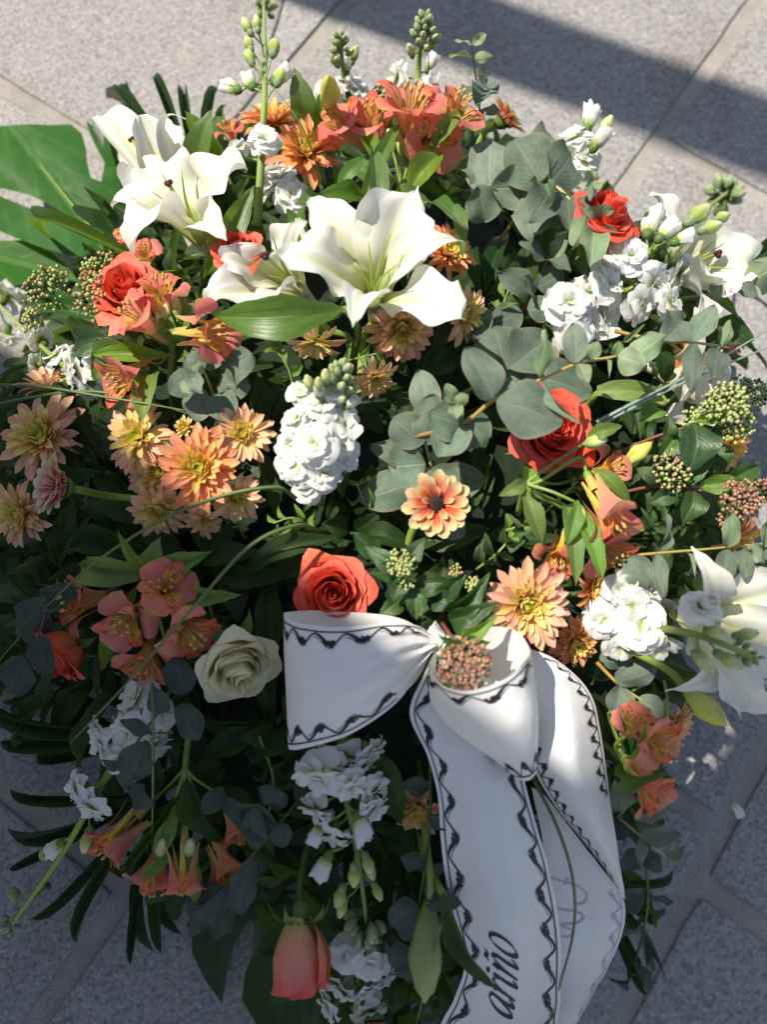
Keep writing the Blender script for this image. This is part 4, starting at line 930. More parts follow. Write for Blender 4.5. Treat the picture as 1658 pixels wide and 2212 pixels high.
mum(665, 330, 168, (.02, .35, .94), .02, 'large orange chrysanthemum behind the tall stock stem', 14, tint=2)
mum(590, 262, 150, (-.1, .75, .6), .015, 'flat orange chrysanthemum at the far edge behind the tall stock', 15, rings=[RINGS[i] for i in (0, 1, 2, 3, 4)], tint=2)
mum(965, 545, 130, (.45, .25, .8), .015, 'orange chrysanthemum right behind the open lily', 16, tint=2)
mum(1000, 680, 132, (.6, -.1, .7), .01, 'pale yellow chrysanthemum under the right tepal of the open lily', 17, rings=[RINGS[i] for i in (0, 1, 3, 4, 5)], tint=1)
mum(870, 705, 160, (.05, -.55, .8), .005, 'salmon chrysanthemum below the front tepals of the open lily', 18)
mum(683, 742, 118, (-.1, -.85, .4), .015, 'thin petalled yellow chrysanthemum nodding below a cream bud', 19, rings=[RINGS[0], RINGS[3]], tint=1)
mum(810, 818, 100, (.25, -.75, .55), .01, 'small yellow chrysanthemum nodding beside the stock spike', 20, rings=[RINGS[i] for i in (0, 2, 3, 4)], tint=1)
mum(1573, 968, 110, (.5, -.5, .6), .005, 'apricot chrysanthemum below the green viburnum heads at the right', 21, rings=[RINGS[i] for i in (0, 1, 3)], tint=2)
mum(1592, 1165, 120, (.5, -.4, .7), .0, 'apricot chrysanthemum under the brown viburnum at the right edge', 22, rings=[RINGS[i] for i in (0, 1, 3, 4)], tint=2)
mum(905, 1745, 130, (-.1, -.5, .8), -.01, 'orange chrysanthemum deep in the shade left of the ribbon tail', 23)
mum(1455, 1560, 110, (.5, -.5, .6), -.005, 'dull peach chrysanthemum in the shade below the big lily', 24)
mum(440, 1125, 80, (.1, -.5, .8), -.005, 'small yellow chrysanthemum deep below the grass blade', 25, rings=[RINGS[i] for i in (0, 1, 4)], tint=1)
mum(1180, 1750, 90, (0, -.2, .9), -.02, 'small yellow chrysanthemum seen between the two ribbon tails', 26, rings=[RINGS[i] for i in (3, 4, 5)], tint=1)
mum(1490, 775, 100, (.3, .3, .8), -.02, 'small orange flower head inside the right edge lily', 27, rings=[RINGS[i] for i in (0, 3, 4)], tint=2)
gerbera(943, 1088, 150, (.03, -.06, 1), .03, 'orange gerbera with cream tips and a dark heart facing straight up', 'gerb', 1, stem=[(890, 1150, -.01), (870, 1250, -.04)], el=12)
gerbera(136, 1052, 146, (-.66, .12, .72), .06, 'pink gerbera with cream edges seen from the side', 'gerbp', 2, stem=[(240, 1072, .0), (320, 1078, -.02)], el=22)
gerbera(808, 2206, 120, (.05, -.75, .55), .03, 'orange gerbera with cream tips at the very bottom edge', 'gerb', 3, el=20)
gerbera(1085, 262, 105, (.75, .55, .3), .03, 'orange gerbera turned away at the far right of the coral flowers', 'gerb', 4, el=18)

# ------------------------------------------------------------------ stock
stock('tallest white stock, its bud spike standing up against the sunlit paving', [(556, 490, .02), (565, 330, .06), (572, 180, .09), (570, 5, .13)],
      [(578, 302, .075, 88), (512, 325, .07, 72)], [(502, 190, .09, 52), (540, 178, .095, 50), (606, 165, .09, 54)], [(540, 125, .11, 38), (592, 104, .11, 44), (538, 96, .115, 34), (604, 168, .1, 42), (535, 58, .12, 36), (556, 52, .125, 32), (562, 30, .125, 32), (582, 12, .13, 34)], 8, .0042, 24, 1, .3)
stock('blurred white stock left of the far coral flowers', [(750, 260, .0), (742, 160, .05), (735, 75, .1)], [(755, 180, .05, 90), (715, 205, .05, 60), (780, 200, .04, 60)], [(752, 140, .06, 36)], [(725, 130, .07, 34), (765, 120, .07, 34)], 9, .0034, 28, 2, .3)
stock('white stock with green bud tip beyond the coral alstroemeria', [(905, 230, .02), (905, 140, .06), (920, 35, .12)], [(865, 168, .05, 76), (925, 200, .05, 60)], [(932, 135, .06, 40), (935, 175, .06, 40)], [(888, 110, .08, 32), (935, 92, .09, 34), (932, 75, .09, 28)], 14, .004, 34, 3, .3)
stock('white stock above the round eucalyptus leaves at the far right', [(1225, 400, .0), (1255, 330, .03), (1285, 240, .06)], [(1245, 310, .045, 100), (1265, 345, .04, 90), (1222, 345, .03, 80)], [(1275, 255, .06, 58), (1298, 300, .06, 54)], [(1308, 275, .07, 42)], 0, .003, 20, 4, .4)
stock('broad white stock lying to the right with a long green bud tip', [(1215, 690, .01), (1330, 600, .035), (1450, 510, .045), (1580, 410, .05)],
      [(1225, 655, .04, 105), (1268, 630, .05, 100), (1240, 725, .03, 100), (1320, 615, .06, 112), (1295, 690, .035, 90), (1412, 620, .065, 112), (1362, 560, .06, 108), (1380, 665, .045, 96), (1450, 655, .05, 90), (1300, 570, .045, 84), (1340, 520, .045, 90), (1460, 590, .05, 80)],
      [(1405, 490, .06, 62), (1440, 500, .07, 58), (1478, 515, .07, 54), (1420, 470, .06, 50)], [(1508, 465, .07, 60), (1535, 492, .07, 46), (1560, 470, .06, 40)], 16, .0042, 40, 5, .8)
stock('round dense white stock spike in the middle with a grey green bud tip', [(690, 1090, -.02), (688, 960, .02), (715, 850, .05), (738, 790, .075)],
      [(640, 905, .045, 96), (700, 880, .055, 96), (740, 915, .05, 84), (625, 960, .04, 88), (680, 955, .06, 100), (735, 970, .045, 84), (650, 1010, .045, 92), (705, 1020, .05, 92), (665, 1055, .025, 80), (620, 1000, .03, 70), (745, 1000, .03, 60), (650, 850, .045, 72), (720, 845, .055, 70)],
      [(690, 845, .065, 44), (760, 870, .05, 40)], [(668, 828, .07, 36), (705, 815, .075, 38), (690, 830, .075, 34)], 15, .004, 44, 6, .9)
stock('white stock at the lower right, green stalk reaching over the big lily', [(1290, 1310, .0), (1400, 1350, .03), (1520, 1375, .11), (1640, 1425, .13)],
      [(1340, 1275, .035, 100), (1310, 1340, .035, 96), (1380, 1350, .05, 108), (1415, 1405, .04, 84), (1345, 1400, .02, 80), (1400, 1285, .03, 76), (1515, 1320, 0.130, 84), (1370, 1310, .045, 80)], [(1450, 1390, .04, 46), (1530, 1300, 0.135, 52)], [(1520, 1428, 0.120, 54), (1575, 1425, 0.120, 54), (1545, 1365, 0.125, 46), (1612, 1370, 0.120, 44)], 9, .0042, 34, 7, .7)
stock('white stock hanging down the front left of the ribbon with pale yellow buds', [(740, 1560, .02), (745, 1700, .025), (770, 1830, .02), (800, 2040, .01)],
      [(738, 1620, .03, 112), (800, 1622, .025, 96), (690, 1672, .035, 112), (760, 1702, .05, 116), (812, 1700, .035, 100), (685, 1742, .035, 98), (718, 1802, .035, 98), (735, 1665, .045, 100), (780, 1655, .035, 96), (800, 1745, .03, 84)], [(782, 1790, .045, 66), (700, 1870, .03, 62), (685, 1800, .03, 50)],
      [(765, 1890, .035, 42), (735, 1935, .03, 44), (795, 1865, .035, 40), (740, 1960, .03, 38), (815, 1925, .03, 36), (800, 1880, .03, 36)], 18, .0036, 46, 8, .5)
stock('white stock pointing out over the shaded paving at the lower left', [(330, 1540, .0), (235, 1670, .025), (130, 1850, .045), (15, 2010, .05)],
      [(300, 1510, .02, 110), (340, 1540, .01, 90), (285, 1580, .02, 96), (330, 1610, .0, 90), (225, 1600, .03, 92), (250, 1640, .03, 92), (208, 1578, .03, 72), (170, 1700, .04, 92), (195, 1745, .045, 80), (260, 1560, .02, 70)],
      [(185, 1725, .045, 44), (120, 1830, .05, 50)], [(188, 1815, .05, 46), (100, 1845, .05, 44), (30, 1930, .05, 40), (100, 1915, .05, 30)], 9, .0042, 28, 9, .5)
stock('shaded white stock at the bottom edge next to the drooping rosebud', [(790, 2030, -.02), (775, 2100, .0), (765, 2200, .0)], [(745, 2060, .01, 96), (800, 2080, .01, 90), (730, 2120, .01, 90), (780, 2140, .02, 96), (830, 2110, .0, 70), (720, 2170, .0, 80), (790, 2185, .01, 80)], [], [], 0, .003, 20, 10, .6)
stock('white stock at the left edge with loose petals above the shaded paving', [(150, 800, .0), (70, 730, .02), (-20, 640, .03)], [(15, 640, .035, 90), (40, 650, .03, 60), (15, 720, .01, 84), (85, 735, .02, 76), (80, 790, .0, 70)], [], [], 0, .003, 20, 11, .4)
stock('white stock in half shade behind the left alstroemeria', [(260, 760, -.01), (200, 790, .0), (120, 830, .0)], [(205, 795, .01, 90), (165, 805, .01, 84), (130, 770, .01, 80), (235, 740, -.01, 80), (200, 840, .0, 76)], [], [], 0, .003, 20, 12, .5)
stock('white stock florets half hidden behind the tall stock stem', [(640, 470, -.01), (605, 420, .02), (600, 380, .02)], [(610, 385, .025, 80), (585, 420, .03, 80), (625, 430, .02, 76), (590, 380, .015, 70)], [], [], 0, .003, 20, 13, .6)
stock('white stock glimpsed under the top alstroemeria', [(860, 460, -.03), (870, 400, -.01), (880, 370, -.0)], [(870, 380, -.01, 70), (845, 400, -.01, 60), (900, 345, -.01, 60)], [], [], 0, .003, 20, 14, .5)

# ------------------------------------------------------------------ alstroemeria
alst('coral alstroemeria cluster held high at the top of the wreath', (865, 400, .02),
     [(885, 218, 165, (.02, .6, .8), .08, .2), (990, 232, 150, (.45, .5, .7), .07, 1.2, {'closed': 6}), (938, 305, 150, (.3, -.45, .8), .05, 2.0, {'L': .7}), (800, 250, 130, (-.2, .5, .8), .06, 1.0), (730, 255, 136, (-.6, .4, .7), .06, 2.0, {'closed': 4})],
     [((860, 330, .03), (800, 190, .07), 20, 'strap', {'mat': 'lilyleaf'}), ((850, 400, .03), (760, 260, .05), 34, 'lance'), ((925, 335, .04), (1015, 222, .08), 36, 'lance'), ((880, 420, .02), (960, 320, .05), 56, 'ovate'), ((850, 420, .02), (740, 350, .04), 50, 'arch', {'mat': 'lilyleaf'}), ((780, 460, .03), (865, 265, .06), 32, 'strap', {'mat': 'lilyleaf'}), ((840, 440, .02), (930, 430, .03), 52, 'ovate')],
     [((850, 330, .04), (840, 280, .055), 24), ((870, 340, .04), (862, 290, .05), 20)], [(855, 460, -.02)])
alst('coral and yellow alstroemeria spray next to the bright left rose', (372, 760, .02),
     [(285, 680, 138, (-.6, .45, .65), .075, .3), (342, 622, 130, (.0, .8, .55), .07, .2, {'closed': 8}), (458, 718, 138, (.8, -.15, .55), .07, .7, {'closed': 22, 'L': 1.2}), (262, 822, 140, (-.5, -.45, .7), .045, 1.5, {'closed': 8})],
     [((370, 770, .03), (195, 765, .05), 42, 'lance'), ((372, 740, .03), (300, 690, .05), 40, 'ovate'), ((390, 740, .03), (395, 630, .05), 62, 'ovate'), ((330, 800, .02), (305, 905, .04), 54, 'strap'), ((360, 720, .03), (235, 690, .04), 34, 'lance'), ((380, 740, .04), (350, 660, .06), 36, 'ovate'), ((390, 770, .03), (420, 780, .04), 30, 'lance')],
     [((352, 705, .05), (362, 655, .06), 24), ((385, 690, .05), (378, 640, .06), 22), ((350, 720, .05), (340, 675, .06), 18)], [(368, 830, -.01), (380, 900, -.05)])
alst('shaded coral alstroemeria with freckled throats at the lower left', (330, 1250, .0),
     [(268, 1348, 142, (-.1, -.35, .95), .035, .5), (360, 1268, 138, (.35, .25, .9), .035, 2.6), (410, 1372, 150, (.55, -.5, .7), .03, .3), (160, 1305, 146, (-.75, -.15, .6), .02, 1.3, {'closed': 8}), (312, 1438, 142, (.0, -.75, .65), .015, .9)],
     [((330, 1240, .01), (155, 1220, .02), 66, 'ovate'), ((330, 1240, .01), (250, 1150, .04), 26, 'lance'), ((340, 1240, .01), (455, 1190, .02), 58, 'ovate'), ((380, 1280, .0), (505, 1290, .02), 56, 'ovate'), ((330, 1240, .0), (340, 1170, .02), 60, 'ovate'), ((300, 1260, .01), (220, 1450, -.01), 46, 'lance'), ((320, 1300, 0), (240, 1420, 0), 44, 'ovate')],
     [((355, 1375, .02), (368, 1415, .02), 26)], [(340, 1200, -.03)])
alst('dim coral alstroemeria hanging head down at the bottom left', (400, 1660, .0),
     [(240, 1820, 118, (-.6, -.55, .5), .04, .5, {'closed': 26, 'L': 1.35}), (325, 1905, 120, (-.25, -.9, .3), .035, .2, {'closed': 8, 'L': 1.0}), (398, 1900, 104, (.1, -.9, .35), .045, 1.2, {'closed': 26, 'L': 1.35}), (492, 1892, 110, (.45, -.75, .45), .02, .4, {'closed': 14, 'L': 1.2}), (515, 1805, 92, (.5, -.6, .5), .005, .9, {'closed': 10})],
     [((390, 1740, .01), (330, 1870, .04), 40, 'lance'), ((410, 1830, .03), (425, 1950, .04), 50, 'lance'), ((400, 1700, .01), (255, 1895, .03), 22, 'lance', {'mat': 'dark'}), ((400, 1680, .02), (470, 1830, .03), 54, 'ovate', {'mat': 'dark'}), ((370, 1850, .03), (300, 1890, .05), 30, 'lance')],
     [((345, 1855, .03), (352, 1815, .04), 26), ((408, 1850, .035), (412, 1815, .04), 26)], [(410, 1560, -.02)])
alst('coral alstroemeria on long curving green stalks below the right rose', (1135, 1045, .03),
     [(1318, 1120, 150, (.3, -.85, .45), .06, .5, {'closed': 24, 'L': 1.1}), (1315, 1195, 140, (.35, -.6, .65), .035, .3), (1208, 1205, 110, (-.3, -.7, .5), .02, .8, {'closed': 20}), (1322, 1010, 110, (.6, .2, .6), .02, .4, {'closed': 12})],
     [((1130, 1060, .04), (1175, 1178, .04), 44, 'lance'), ((1140, 1040, .04), (1080, 1070, .04), 34, 'lance'), ((1225, 1090, .03), (1250, 1260, .05), 44, 'strap'), ((1250, 1100, .04), (1305, 1255, .06), 42, 'strap'), ((1280, 1010, .05), (1370, 1090, .06), 34, 'lance'), ((1250, 1080, .05), (1225, 1180, .05), 36, 'lance'), ((1150, 990, .0), (1130, 1090, .0), 40, 'ovate'), ((1270, 940, .03), (1345, 920, .05), 36, 'lance')],
     [((1260, 960, .03), (1310, 950, .04), 30), ((1245, 1085, .045), (1262, 1130, .05), 30)], [(1120, 1110, -.02)])
alst('coral alstroemeria half in sun hanging at the lower right of the ribbon', (1345, 1650, .0),
     [(1428, 1605, 136, (.4, -.15, .88), .09, .5), (1408, 1712, 130, (.4, -.6, .6), .06, .2, {'closed': 14}), (1372, 1560, 104, (.1, .6, .7), .06, 1.5, {'closed': 10})],
     [((1350, 1640, .05), (1400, 1560, .09), 24, 'lance'), ((1340, 1650, .06), (1425, 1685, .12), 44, 'ovate', {'mat': 'dark'}), ((1350, 1650, .02), (1385, 1720, .02), 40, 'lance'), ((1410, 1660, .05), (1440, 1500, .06), 16, 'strap')],
     [((1385, 1700, .02), (1392, 1740, .02), 26)], None)
alst('few coral petals showing behind the left lily', (300, 560, -.02), [(268, 510, 80, (-.6, .4, .6), .01, .2), (310, 545, 80, (-.1, .2, .9), .01, 1.0), (190, 590, 60, (-.6, .5, .5), .0, .4)], [((300, 560, 0), (75, 495, .05), 30, 'strap', {'mat': 'lilyleaf'})], (), None)
alst('red coral petals among the leaves left of the tall stock', (470, 340, -.02), [(492, 275, 70, (-.3, .7, .6), .03, .3), (420, 345, 60, (-.3, .6, .6), .01, .8), (590, 360, 70, (0, -.4, .8), .0, .2)], [((470, 350, 0), (455, 240, .04), 80, 'ovate', {'mat': 'lilyleaf'})], (), None)
alst('coral flower behind the bear grass at the right edge', (1440, 870, -.03), [(1462, 805, 70, (.3, .4, .8), .0, .3), (1590, 735, 60, (.5, .3, .7), -.01, .5)], (), (), None)

# ------------------------------------------------------------------ single green leaves of the lily stems
def leafy(label, items, stem, mat='lilyleaf'):
    o = root('lily_leaf_stem', label, 'leafy stem', M.Translation(P(*stem[0])), GRP['dark'])
    tube_ob('stem', [P(*q) for q in stem], .0028, o, K['stem'])
    for lf in items:
        lf = list(lf); kw = lf.pop() if isinstance(lf[-1], dict) else {}; kw.setdefault('mat', mat); leaf(o, *lf, **kw)
leafy('broad arched lily leaf laid across in front of the open lily', [((745, 668, .08), (460, 682, .085), 96, 'arch', {'roll': -22, 'var': 0})], [(745, 668, .075), (770, 700, .02), (775, 760, -.05)])
leafy('tall lily leaves standing between the two left lilies', [((430, 370, .05), (455, 235, .10), 60, 'lance'), ((470, 350, .03), (400, 240, .09), 44, 'strap'), ((440, 600, .04), (550, 400, .08), 66, 'lance', {'roll': 25}), ((455, 575, .02), (195, 572, .03), 40, 'lance', {'roll': -40})], [(440, 420, .03), (450, 520, .0), (460, 600, -.04)])
leafy('pointed lily leaves beside the yellow bud at the far top', [((660, 280, .03), (640, 150, .09), 66, 'lance', {'roll': 12}), ((700, 290, .03), (690, 200, .07), 40, 'lance')], [(665, 290, .02), (690, 350, -.02), (700, 400, -.04)])
leafy('sunlit lily leaves right above the open lily', [((790, 425, .04), (680, 425, .06), 50, 'lance'), ((660, 410, .04), (745, 455, .06), 40, 'lance', {'roll': 40}), ((735, 400, .05), (790, 340, .06), 34, 'strap'), ((790, 520, .03), (810, 300, .07), 48, 'strap', {'roll': 30}), ((930, 440, .04), (1010, 500, .06), 34, 'arch'), ((985, 440, .04), (1000, 560, .03), 36, 'arch'), ((640, 460, .03), (665, 560, .05), 40, 'lance')], [(780, 480, .0), (790, 560, -.04)])
leafy('dark leaf and green shoots behind the right white lily', [((1540, 620, .0), (1690, 520, .05), 64, 'lance', {'mat': 'dark'}), ((1520, 640, .0), (1600, 690, .03), 26, 'lance'), ((1390, 480, .0), (1440, 482, .03), 16, 'arch')], [(1530, 640, -.01), (1450, 650, -.05)])
leafy('long dark lily leaf lying across the printed ribbon tail near the lettering', [((955, 1925, .075), (1066, 2142, .125), 50, 'lance', {'mat': 'dark', 'roll': 20, 'var': 1})], [(955, 1925, .07), (930, 1880, .03), (900, 1800, -.03)])
leafy('pale green leaves beside the right coral rose', [((1290, 845, .01), (1440, 850, .03), 46, 'strap', {'mat': 'alstleaf'}), ((1440, 830, .02), (1420, 790, .05), 30, 'lance', {'mat': 'alstleaf'})], [(1290, 850, 0), (1250, 900, -.05)])

# ------------------------------------------------------------------ eucalyptus
sprig('silver dollar eucalyptus sprig with big round overlapping leaves at the far right', [(1080, 520, -.01), (1130, 450, .03), (1180, 395, .06), (1240, 440, .07), (1310, 535, .06)], [
    ((1172, 398, .065), (1110, 300, .07), 122, {'roll': -24}), ((1185, 392, .07), (1235, 330, .075), 104, {'roll': 24, 'var': 1}), ((1165, 390, .05), (1190, 288, .05), 104, {'roll': 14}), ((1180, 400, .055), (1155, 512, .05), 122, {'roll': 20, 'var': 2}), ((1165, 405, .045), (1060, 410, .04), 96, {'roll': -18}), ((1190, 405, .06), (1145, 475, .08), 96, {'roll': -16}), ((1195, 440, .07), (1185, 395, .095), 64, {'mat': 'eucg', 'kind': 'oval', 'roll': 25}), ((1225, 425, .07), (1232, 500, .07), 84),
    ((1055, 430, .02), (1062, 300, .05), 108, {'roll': -15}), ((1040, 420, .02), (1032, 330, .03), 90, {'roll': 30}), ((1050, 480, .01), (1030, 400, .04), 84), ((1262, 455, .08), (1330, 450, .09), 34, {'mat': 'eucg', 'kind': 'oval', 'roll': 55}), ((1265, 462, .075), (1238, 532, .08), 46, {'mat': 'eucg', 'kind': 'oval'}), ((1282, 500, .08), (1278, 578, .08), 60, {'mat': 'eucg', 'kind': 'round'}), ((1285, 500, .07), (1340, 508, .075), 38, {'kind': 'oval', 'roll': 40}),
    ((1275, 395, .09), (1290, 368, .10), 26, {'mat': 'eucg'}), ((1275, 395, .09), (1262, 372, .10), 28, {'mat': 'eucg'}), ((1278, 398, .09), (1300, 405, .10), 28, {'mat': 'eucg'}), ((1275, 400, .09), (1280, 428, .1), 30)], kind='round')
sprig('yellow stemmed eucalyptus sprig crossing over the right coral rose', [(890, 945, .03), (1000, 915, .06), (1070, 862, .08), (1170, 820, .085), (1250, 785, .08), (1330, 770, .08), (1420, 745, .06)], [
    ((1068, 862, .085), (1002, 752, .10), 88, {'kind': 'oval', 'roll': 14}), ((1072, 868, .085), (1215, 915, .09), 128, {'kind': 'oval', 'roll': -8}), ((1168, 818, .09), (1180, 712, .11), 42, {'kind': 'oval', 'mat': 'eucg', 'roll': 30}), ((1172, 822, .09), (1255, 915, .105), 26, {'kind': 'lance', 'roll': 55}),
    ((1000, 918, .06), (925, 895, .07), 96, {'kind': 'oval'}), ((1002, 915, .06), (1060, 945, .06), 84), ((1000, 912, .06), (950, 990, .06), 88, {'roll': 15}), ((1245, 785, .085), (1238, 698, .09), 60, {'kind': 'oval'}), ((1255, 782, .085), (1262, 742, .09), 38), ((1250, 785, .085), (1272, 830, .09), 34, {'kind': 'oval', 'mat': 'eucg'}), ((1278, 775, .09), (1290, 735, .1), 34, {'mat': 'eucg', 'kind': 'oval'}), ((1335, 770, .085), (1395, 790, .09), 64, {'mat': 'eucg'}), ((1330, 770, .08), (1340, 736, .09), 28, {'mat': 'eucg', 'kind': 'oval'}), ((1310, 775, .08), (1318, 815, .09), 10, {'mat': 'eucg', 'kind': 'lance'}), ((1355, 780, .08), (1440, 722, .09), 58, {'kind': 'oval', 'mat': 'eucg'}), ((1345, 740, .07), (1395, 700, .1), 14, {'kind': 'lance', 'mat': 'eucg'})], kind='round')
sprig('eucalyptus sprig over the right edge lily with narrow upright leaves', [(1330, 715, .04), (1420, 735, .06), (1500, 740, .07), (1575, 750, .06)], [((1500, 738, .075), (1545, 660, .09), 54, {'kind': 'oval', 'roll': -20}), ((1500, 742, .075), (1495, 845, .075), 46, {'kind': 'oval', 'roll': 20}), ((1435, 740, .07), (1475, 690, .06), 86), ((1550, 750, .07), (1540, 820, .07), 54, {'kind': 'oval'}), ((1560, 748, .07), (1580, 690, .08), 28, {'kind': 'oval', 'mat': 'eucg'}), ((1420, 740, .06), (1440, 830, .04), 44, {'kind': 'lance', 'mat': 'dark'}), ((1540, 700, .0), (1630, 735, .02), 62, {'kind': 'oval', 'mat': 'dark'})])
sprig('grey eucalyptus with large shaded leaves behind the right rose', [(1000, 850, -.02), (1100, 800, .01), (1220, 830, .02)], [((1090, 800, .01), (1060, 700, .01), 110), ((1100, 800, .02), (1180, 730, .02), 120), ((1130, 810, .02), (1280, 850, .02), 100, {'kind': 'oval'}), ((1080, 810, .01), (1160, 860, .01), 120), ((1060, 720, .01), (1010, 690, .0), 80)])
sprig('cluster of dull grey eucalyptus leaves above the upright gerbera', [(960, 1110, -.02), (930, 1000, .01), (900, 880, .04)], [((915, 960, .03), (850, 900, .03), 86, {'roll': -14}), ((925, 960, .03), (935, 850, .05), 84), ((920, 1000, .02), (840, 1010, .01), 110, {'roll': -12}), ((925, 1010, .02), (985, 1080, .01), 100), ((910, 1040, .01), (770, 1080, -.01), 90, {'kind': 'oval'}), ((940, 1050, .0), (1050, 1030, .02), 84), ((930, 900, .04), (905, 800, .04), 70, {'kind': 'oval'}), ((920, 1000, .01), (800, 960, .01), 74, {'kind': 'oval', 'roll': 20}), ((950, 1160, 0), (985, 1110, 0), 80), ((980, 870, .07), (965, 830, .08), 34, {'mat': 'eucg'}), ((985, 875, .07), (1010, 850, .08), 30, {'mat': 'eucg'}), ((982, 878, .075), (990, 905, .08), 34, {'mat': 'eucg'})])
sprig('pale eucalyptus clump left of the middle, lit at its edges', [(470, 900, -.02), (460, 850, .02), (440, 800, .04)], [((430, 810, .05), (365, 850, .05), 66, {'kind': 'oval'}), ((440, 800, .05), (400, 770, .06), 60), ((460, 800, .04), (455, 720, .05), 84), ((480, 800, .035), (545, 770, .05), 92), ((470, 830, .03), (540, 830, .03), 84), ((470, 850, .03), (500, 910, .03), 70), ((440, 840, .03), (420, 910, .02), 66), ((420, 820, .06), (400, 850, .065), 44, {'mat': 'eucg'}), ((415, 815, .06), (440, 850, .07), 40), ((470, 780, .04), (505, 735, .05), 80), ((430, 810, .06), (425, 780, .07), 26, {'mat': 'eucg'})])
sprig('red stemmed eucalyptus sprig between the open lily and the right stock', [(1110, 720, -.02), (1150, 630, .01), (1190, 550, .04)], [((1150, 630, .02), (1075, 590, .03), 62, {'kind': 'oval'}), ((1160, 620, .02), (1220, 590, .03), 60), ((1180, 560, .04), (1125, 520, .05), 46, {'kind': 'oval', 'roll': 30}), ((1180, 560, .04), (1235, 590, .05), 40, {'kind': 'oval', 'roll': -25}), ((1130, 680, .01), (1060, 700, .0), 70), ((1140, 670, .01), (1200, 660, .02), 60), ((1190, 550, .04), (1230, 520, .06), 36, {'mat': 'eucg', 'kind': 'oval'}), ((1155, 640, .02), (1130, 600, .04), 50, {'kind': 'oval', 'roll': 35})], smat='rstem')
sprig('slender eucalyptus sprig reaching into the sun past the lower right lily', [(1310, 1205, .03), (1420, 1195, .05), (1540, 1185, .06), (1670, 1172, .05)], [((1575, 1182, .065), (1580, 1105, .08), 44, {'kind': 'oval', 'mat': 'eucg', 'var': 1}), ((1572, 1186, .065), (1565, 1270, .07), 44, {'kind': 'oval', 'roll': 25}), ((1600, 1182, .06), (1612, 1250, .07), 54, {'kind': 'oval'}), ((1640, 1178, .065), (1640, 1215, .08), 48, {'mat': 'eucg'}), ((1650, 1178, .06), (1660, 1110, .08), 40, {'mat': 'eucg'}), ((1480, 1190, .06), (1505, 1250, .08), 10, {'kind': 'lance', 'mat': 'eucg'}), ((1420, 1195, .05), (1435, 1290, .06), 40, {'kind': 'oval', 'roll': 35}), ((1425, 1195, .05), (1440, 1110, .05), 34, {'kind': 'oval', 'roll': 40}), ((1360, 1200, .04), (1400, 1270, .04), 70), ((1660, 1180, .06), (1668, 1260, .06), 60)], rad=.0014)
sprig('small eucalyptus tip rising in pairs of leaves over the dark shadow band', [(1040, 260, .03), (1030, 180, .07), (1020, 95, .12)], [((1022, 97, .12), (1050, 72, .13), 22, {'kind': 'oval', 'mat': 'eucg', 'roll': 20}), ((1018, 97, .12), (980, 90, .12), 16, {'kind': 'oval', 'roll': 40, 'mat': 'eucg'}), ((1024, 125, .11), (1065, 122, .115), 24, {'kind': 'oval', 'mat': 'eucg', 'roll': 30}), ((1020, 125, .11), (968, 126, .11), 14, {'kind': 'oval', 'roll': 50, 'mat': 'eucg'}), ((1028, 155, .1), (1060, 160, .1), 22, {'kind': 'oval', 'roll': 40}), ((1026, 155, .1), (990, 152, .1), 16, {'kind': 'oval', 'roll': 45}), ((1036, 225, .07), (1052, 180, .075), 62), ((1032, 225, .06), (1008, 185, .06), 40), ((1040, 240, .05), (1080, 240, .06), 30, {'kind': 'oval'})], smat='rstem', rad=.0012)
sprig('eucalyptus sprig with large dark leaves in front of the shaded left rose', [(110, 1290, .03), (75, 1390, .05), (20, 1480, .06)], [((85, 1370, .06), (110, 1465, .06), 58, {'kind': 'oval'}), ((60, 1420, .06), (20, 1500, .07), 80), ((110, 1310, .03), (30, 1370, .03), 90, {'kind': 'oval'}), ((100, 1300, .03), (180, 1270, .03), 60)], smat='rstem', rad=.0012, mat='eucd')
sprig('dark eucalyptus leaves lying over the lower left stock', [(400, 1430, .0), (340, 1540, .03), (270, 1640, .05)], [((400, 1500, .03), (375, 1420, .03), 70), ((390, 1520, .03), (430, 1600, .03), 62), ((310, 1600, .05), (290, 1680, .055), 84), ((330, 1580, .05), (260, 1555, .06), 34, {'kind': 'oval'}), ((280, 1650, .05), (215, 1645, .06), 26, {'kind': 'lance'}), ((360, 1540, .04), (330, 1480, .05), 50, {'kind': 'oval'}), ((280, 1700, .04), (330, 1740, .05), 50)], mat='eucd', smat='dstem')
sprig('thin stemmed eucalyptus sprig with dim round leaves above the drooping rosebud', [(640, 1735, .02), (560, 1830, .035), (480, 1920, .04)], [((555, 1835, .04), (545, 1740, .05), 56, {'kind': 'oval'}), ((600, 1790, .03), (480, 1720, .05), 70), ((540, 1850, .04), (515, 1980, .045), 60, {'kind': 'oval'}), ((490, 1910, .04), (410, 1990, .03), 84), ((500, 1900, .03), (450, 2010, .02), 90), ((600, 1780, .04), (620, 1830, .05), 50, {'kind': 'oval'}), ((620, 1740, .03), (560, 1700, .04), 46, {'kind': 'oval'}), ((480, 1700, .04), (440, 1760, .05), 46, {'kind': 'oval'})], rad=.0013, mat='eucd', smat='dstem')
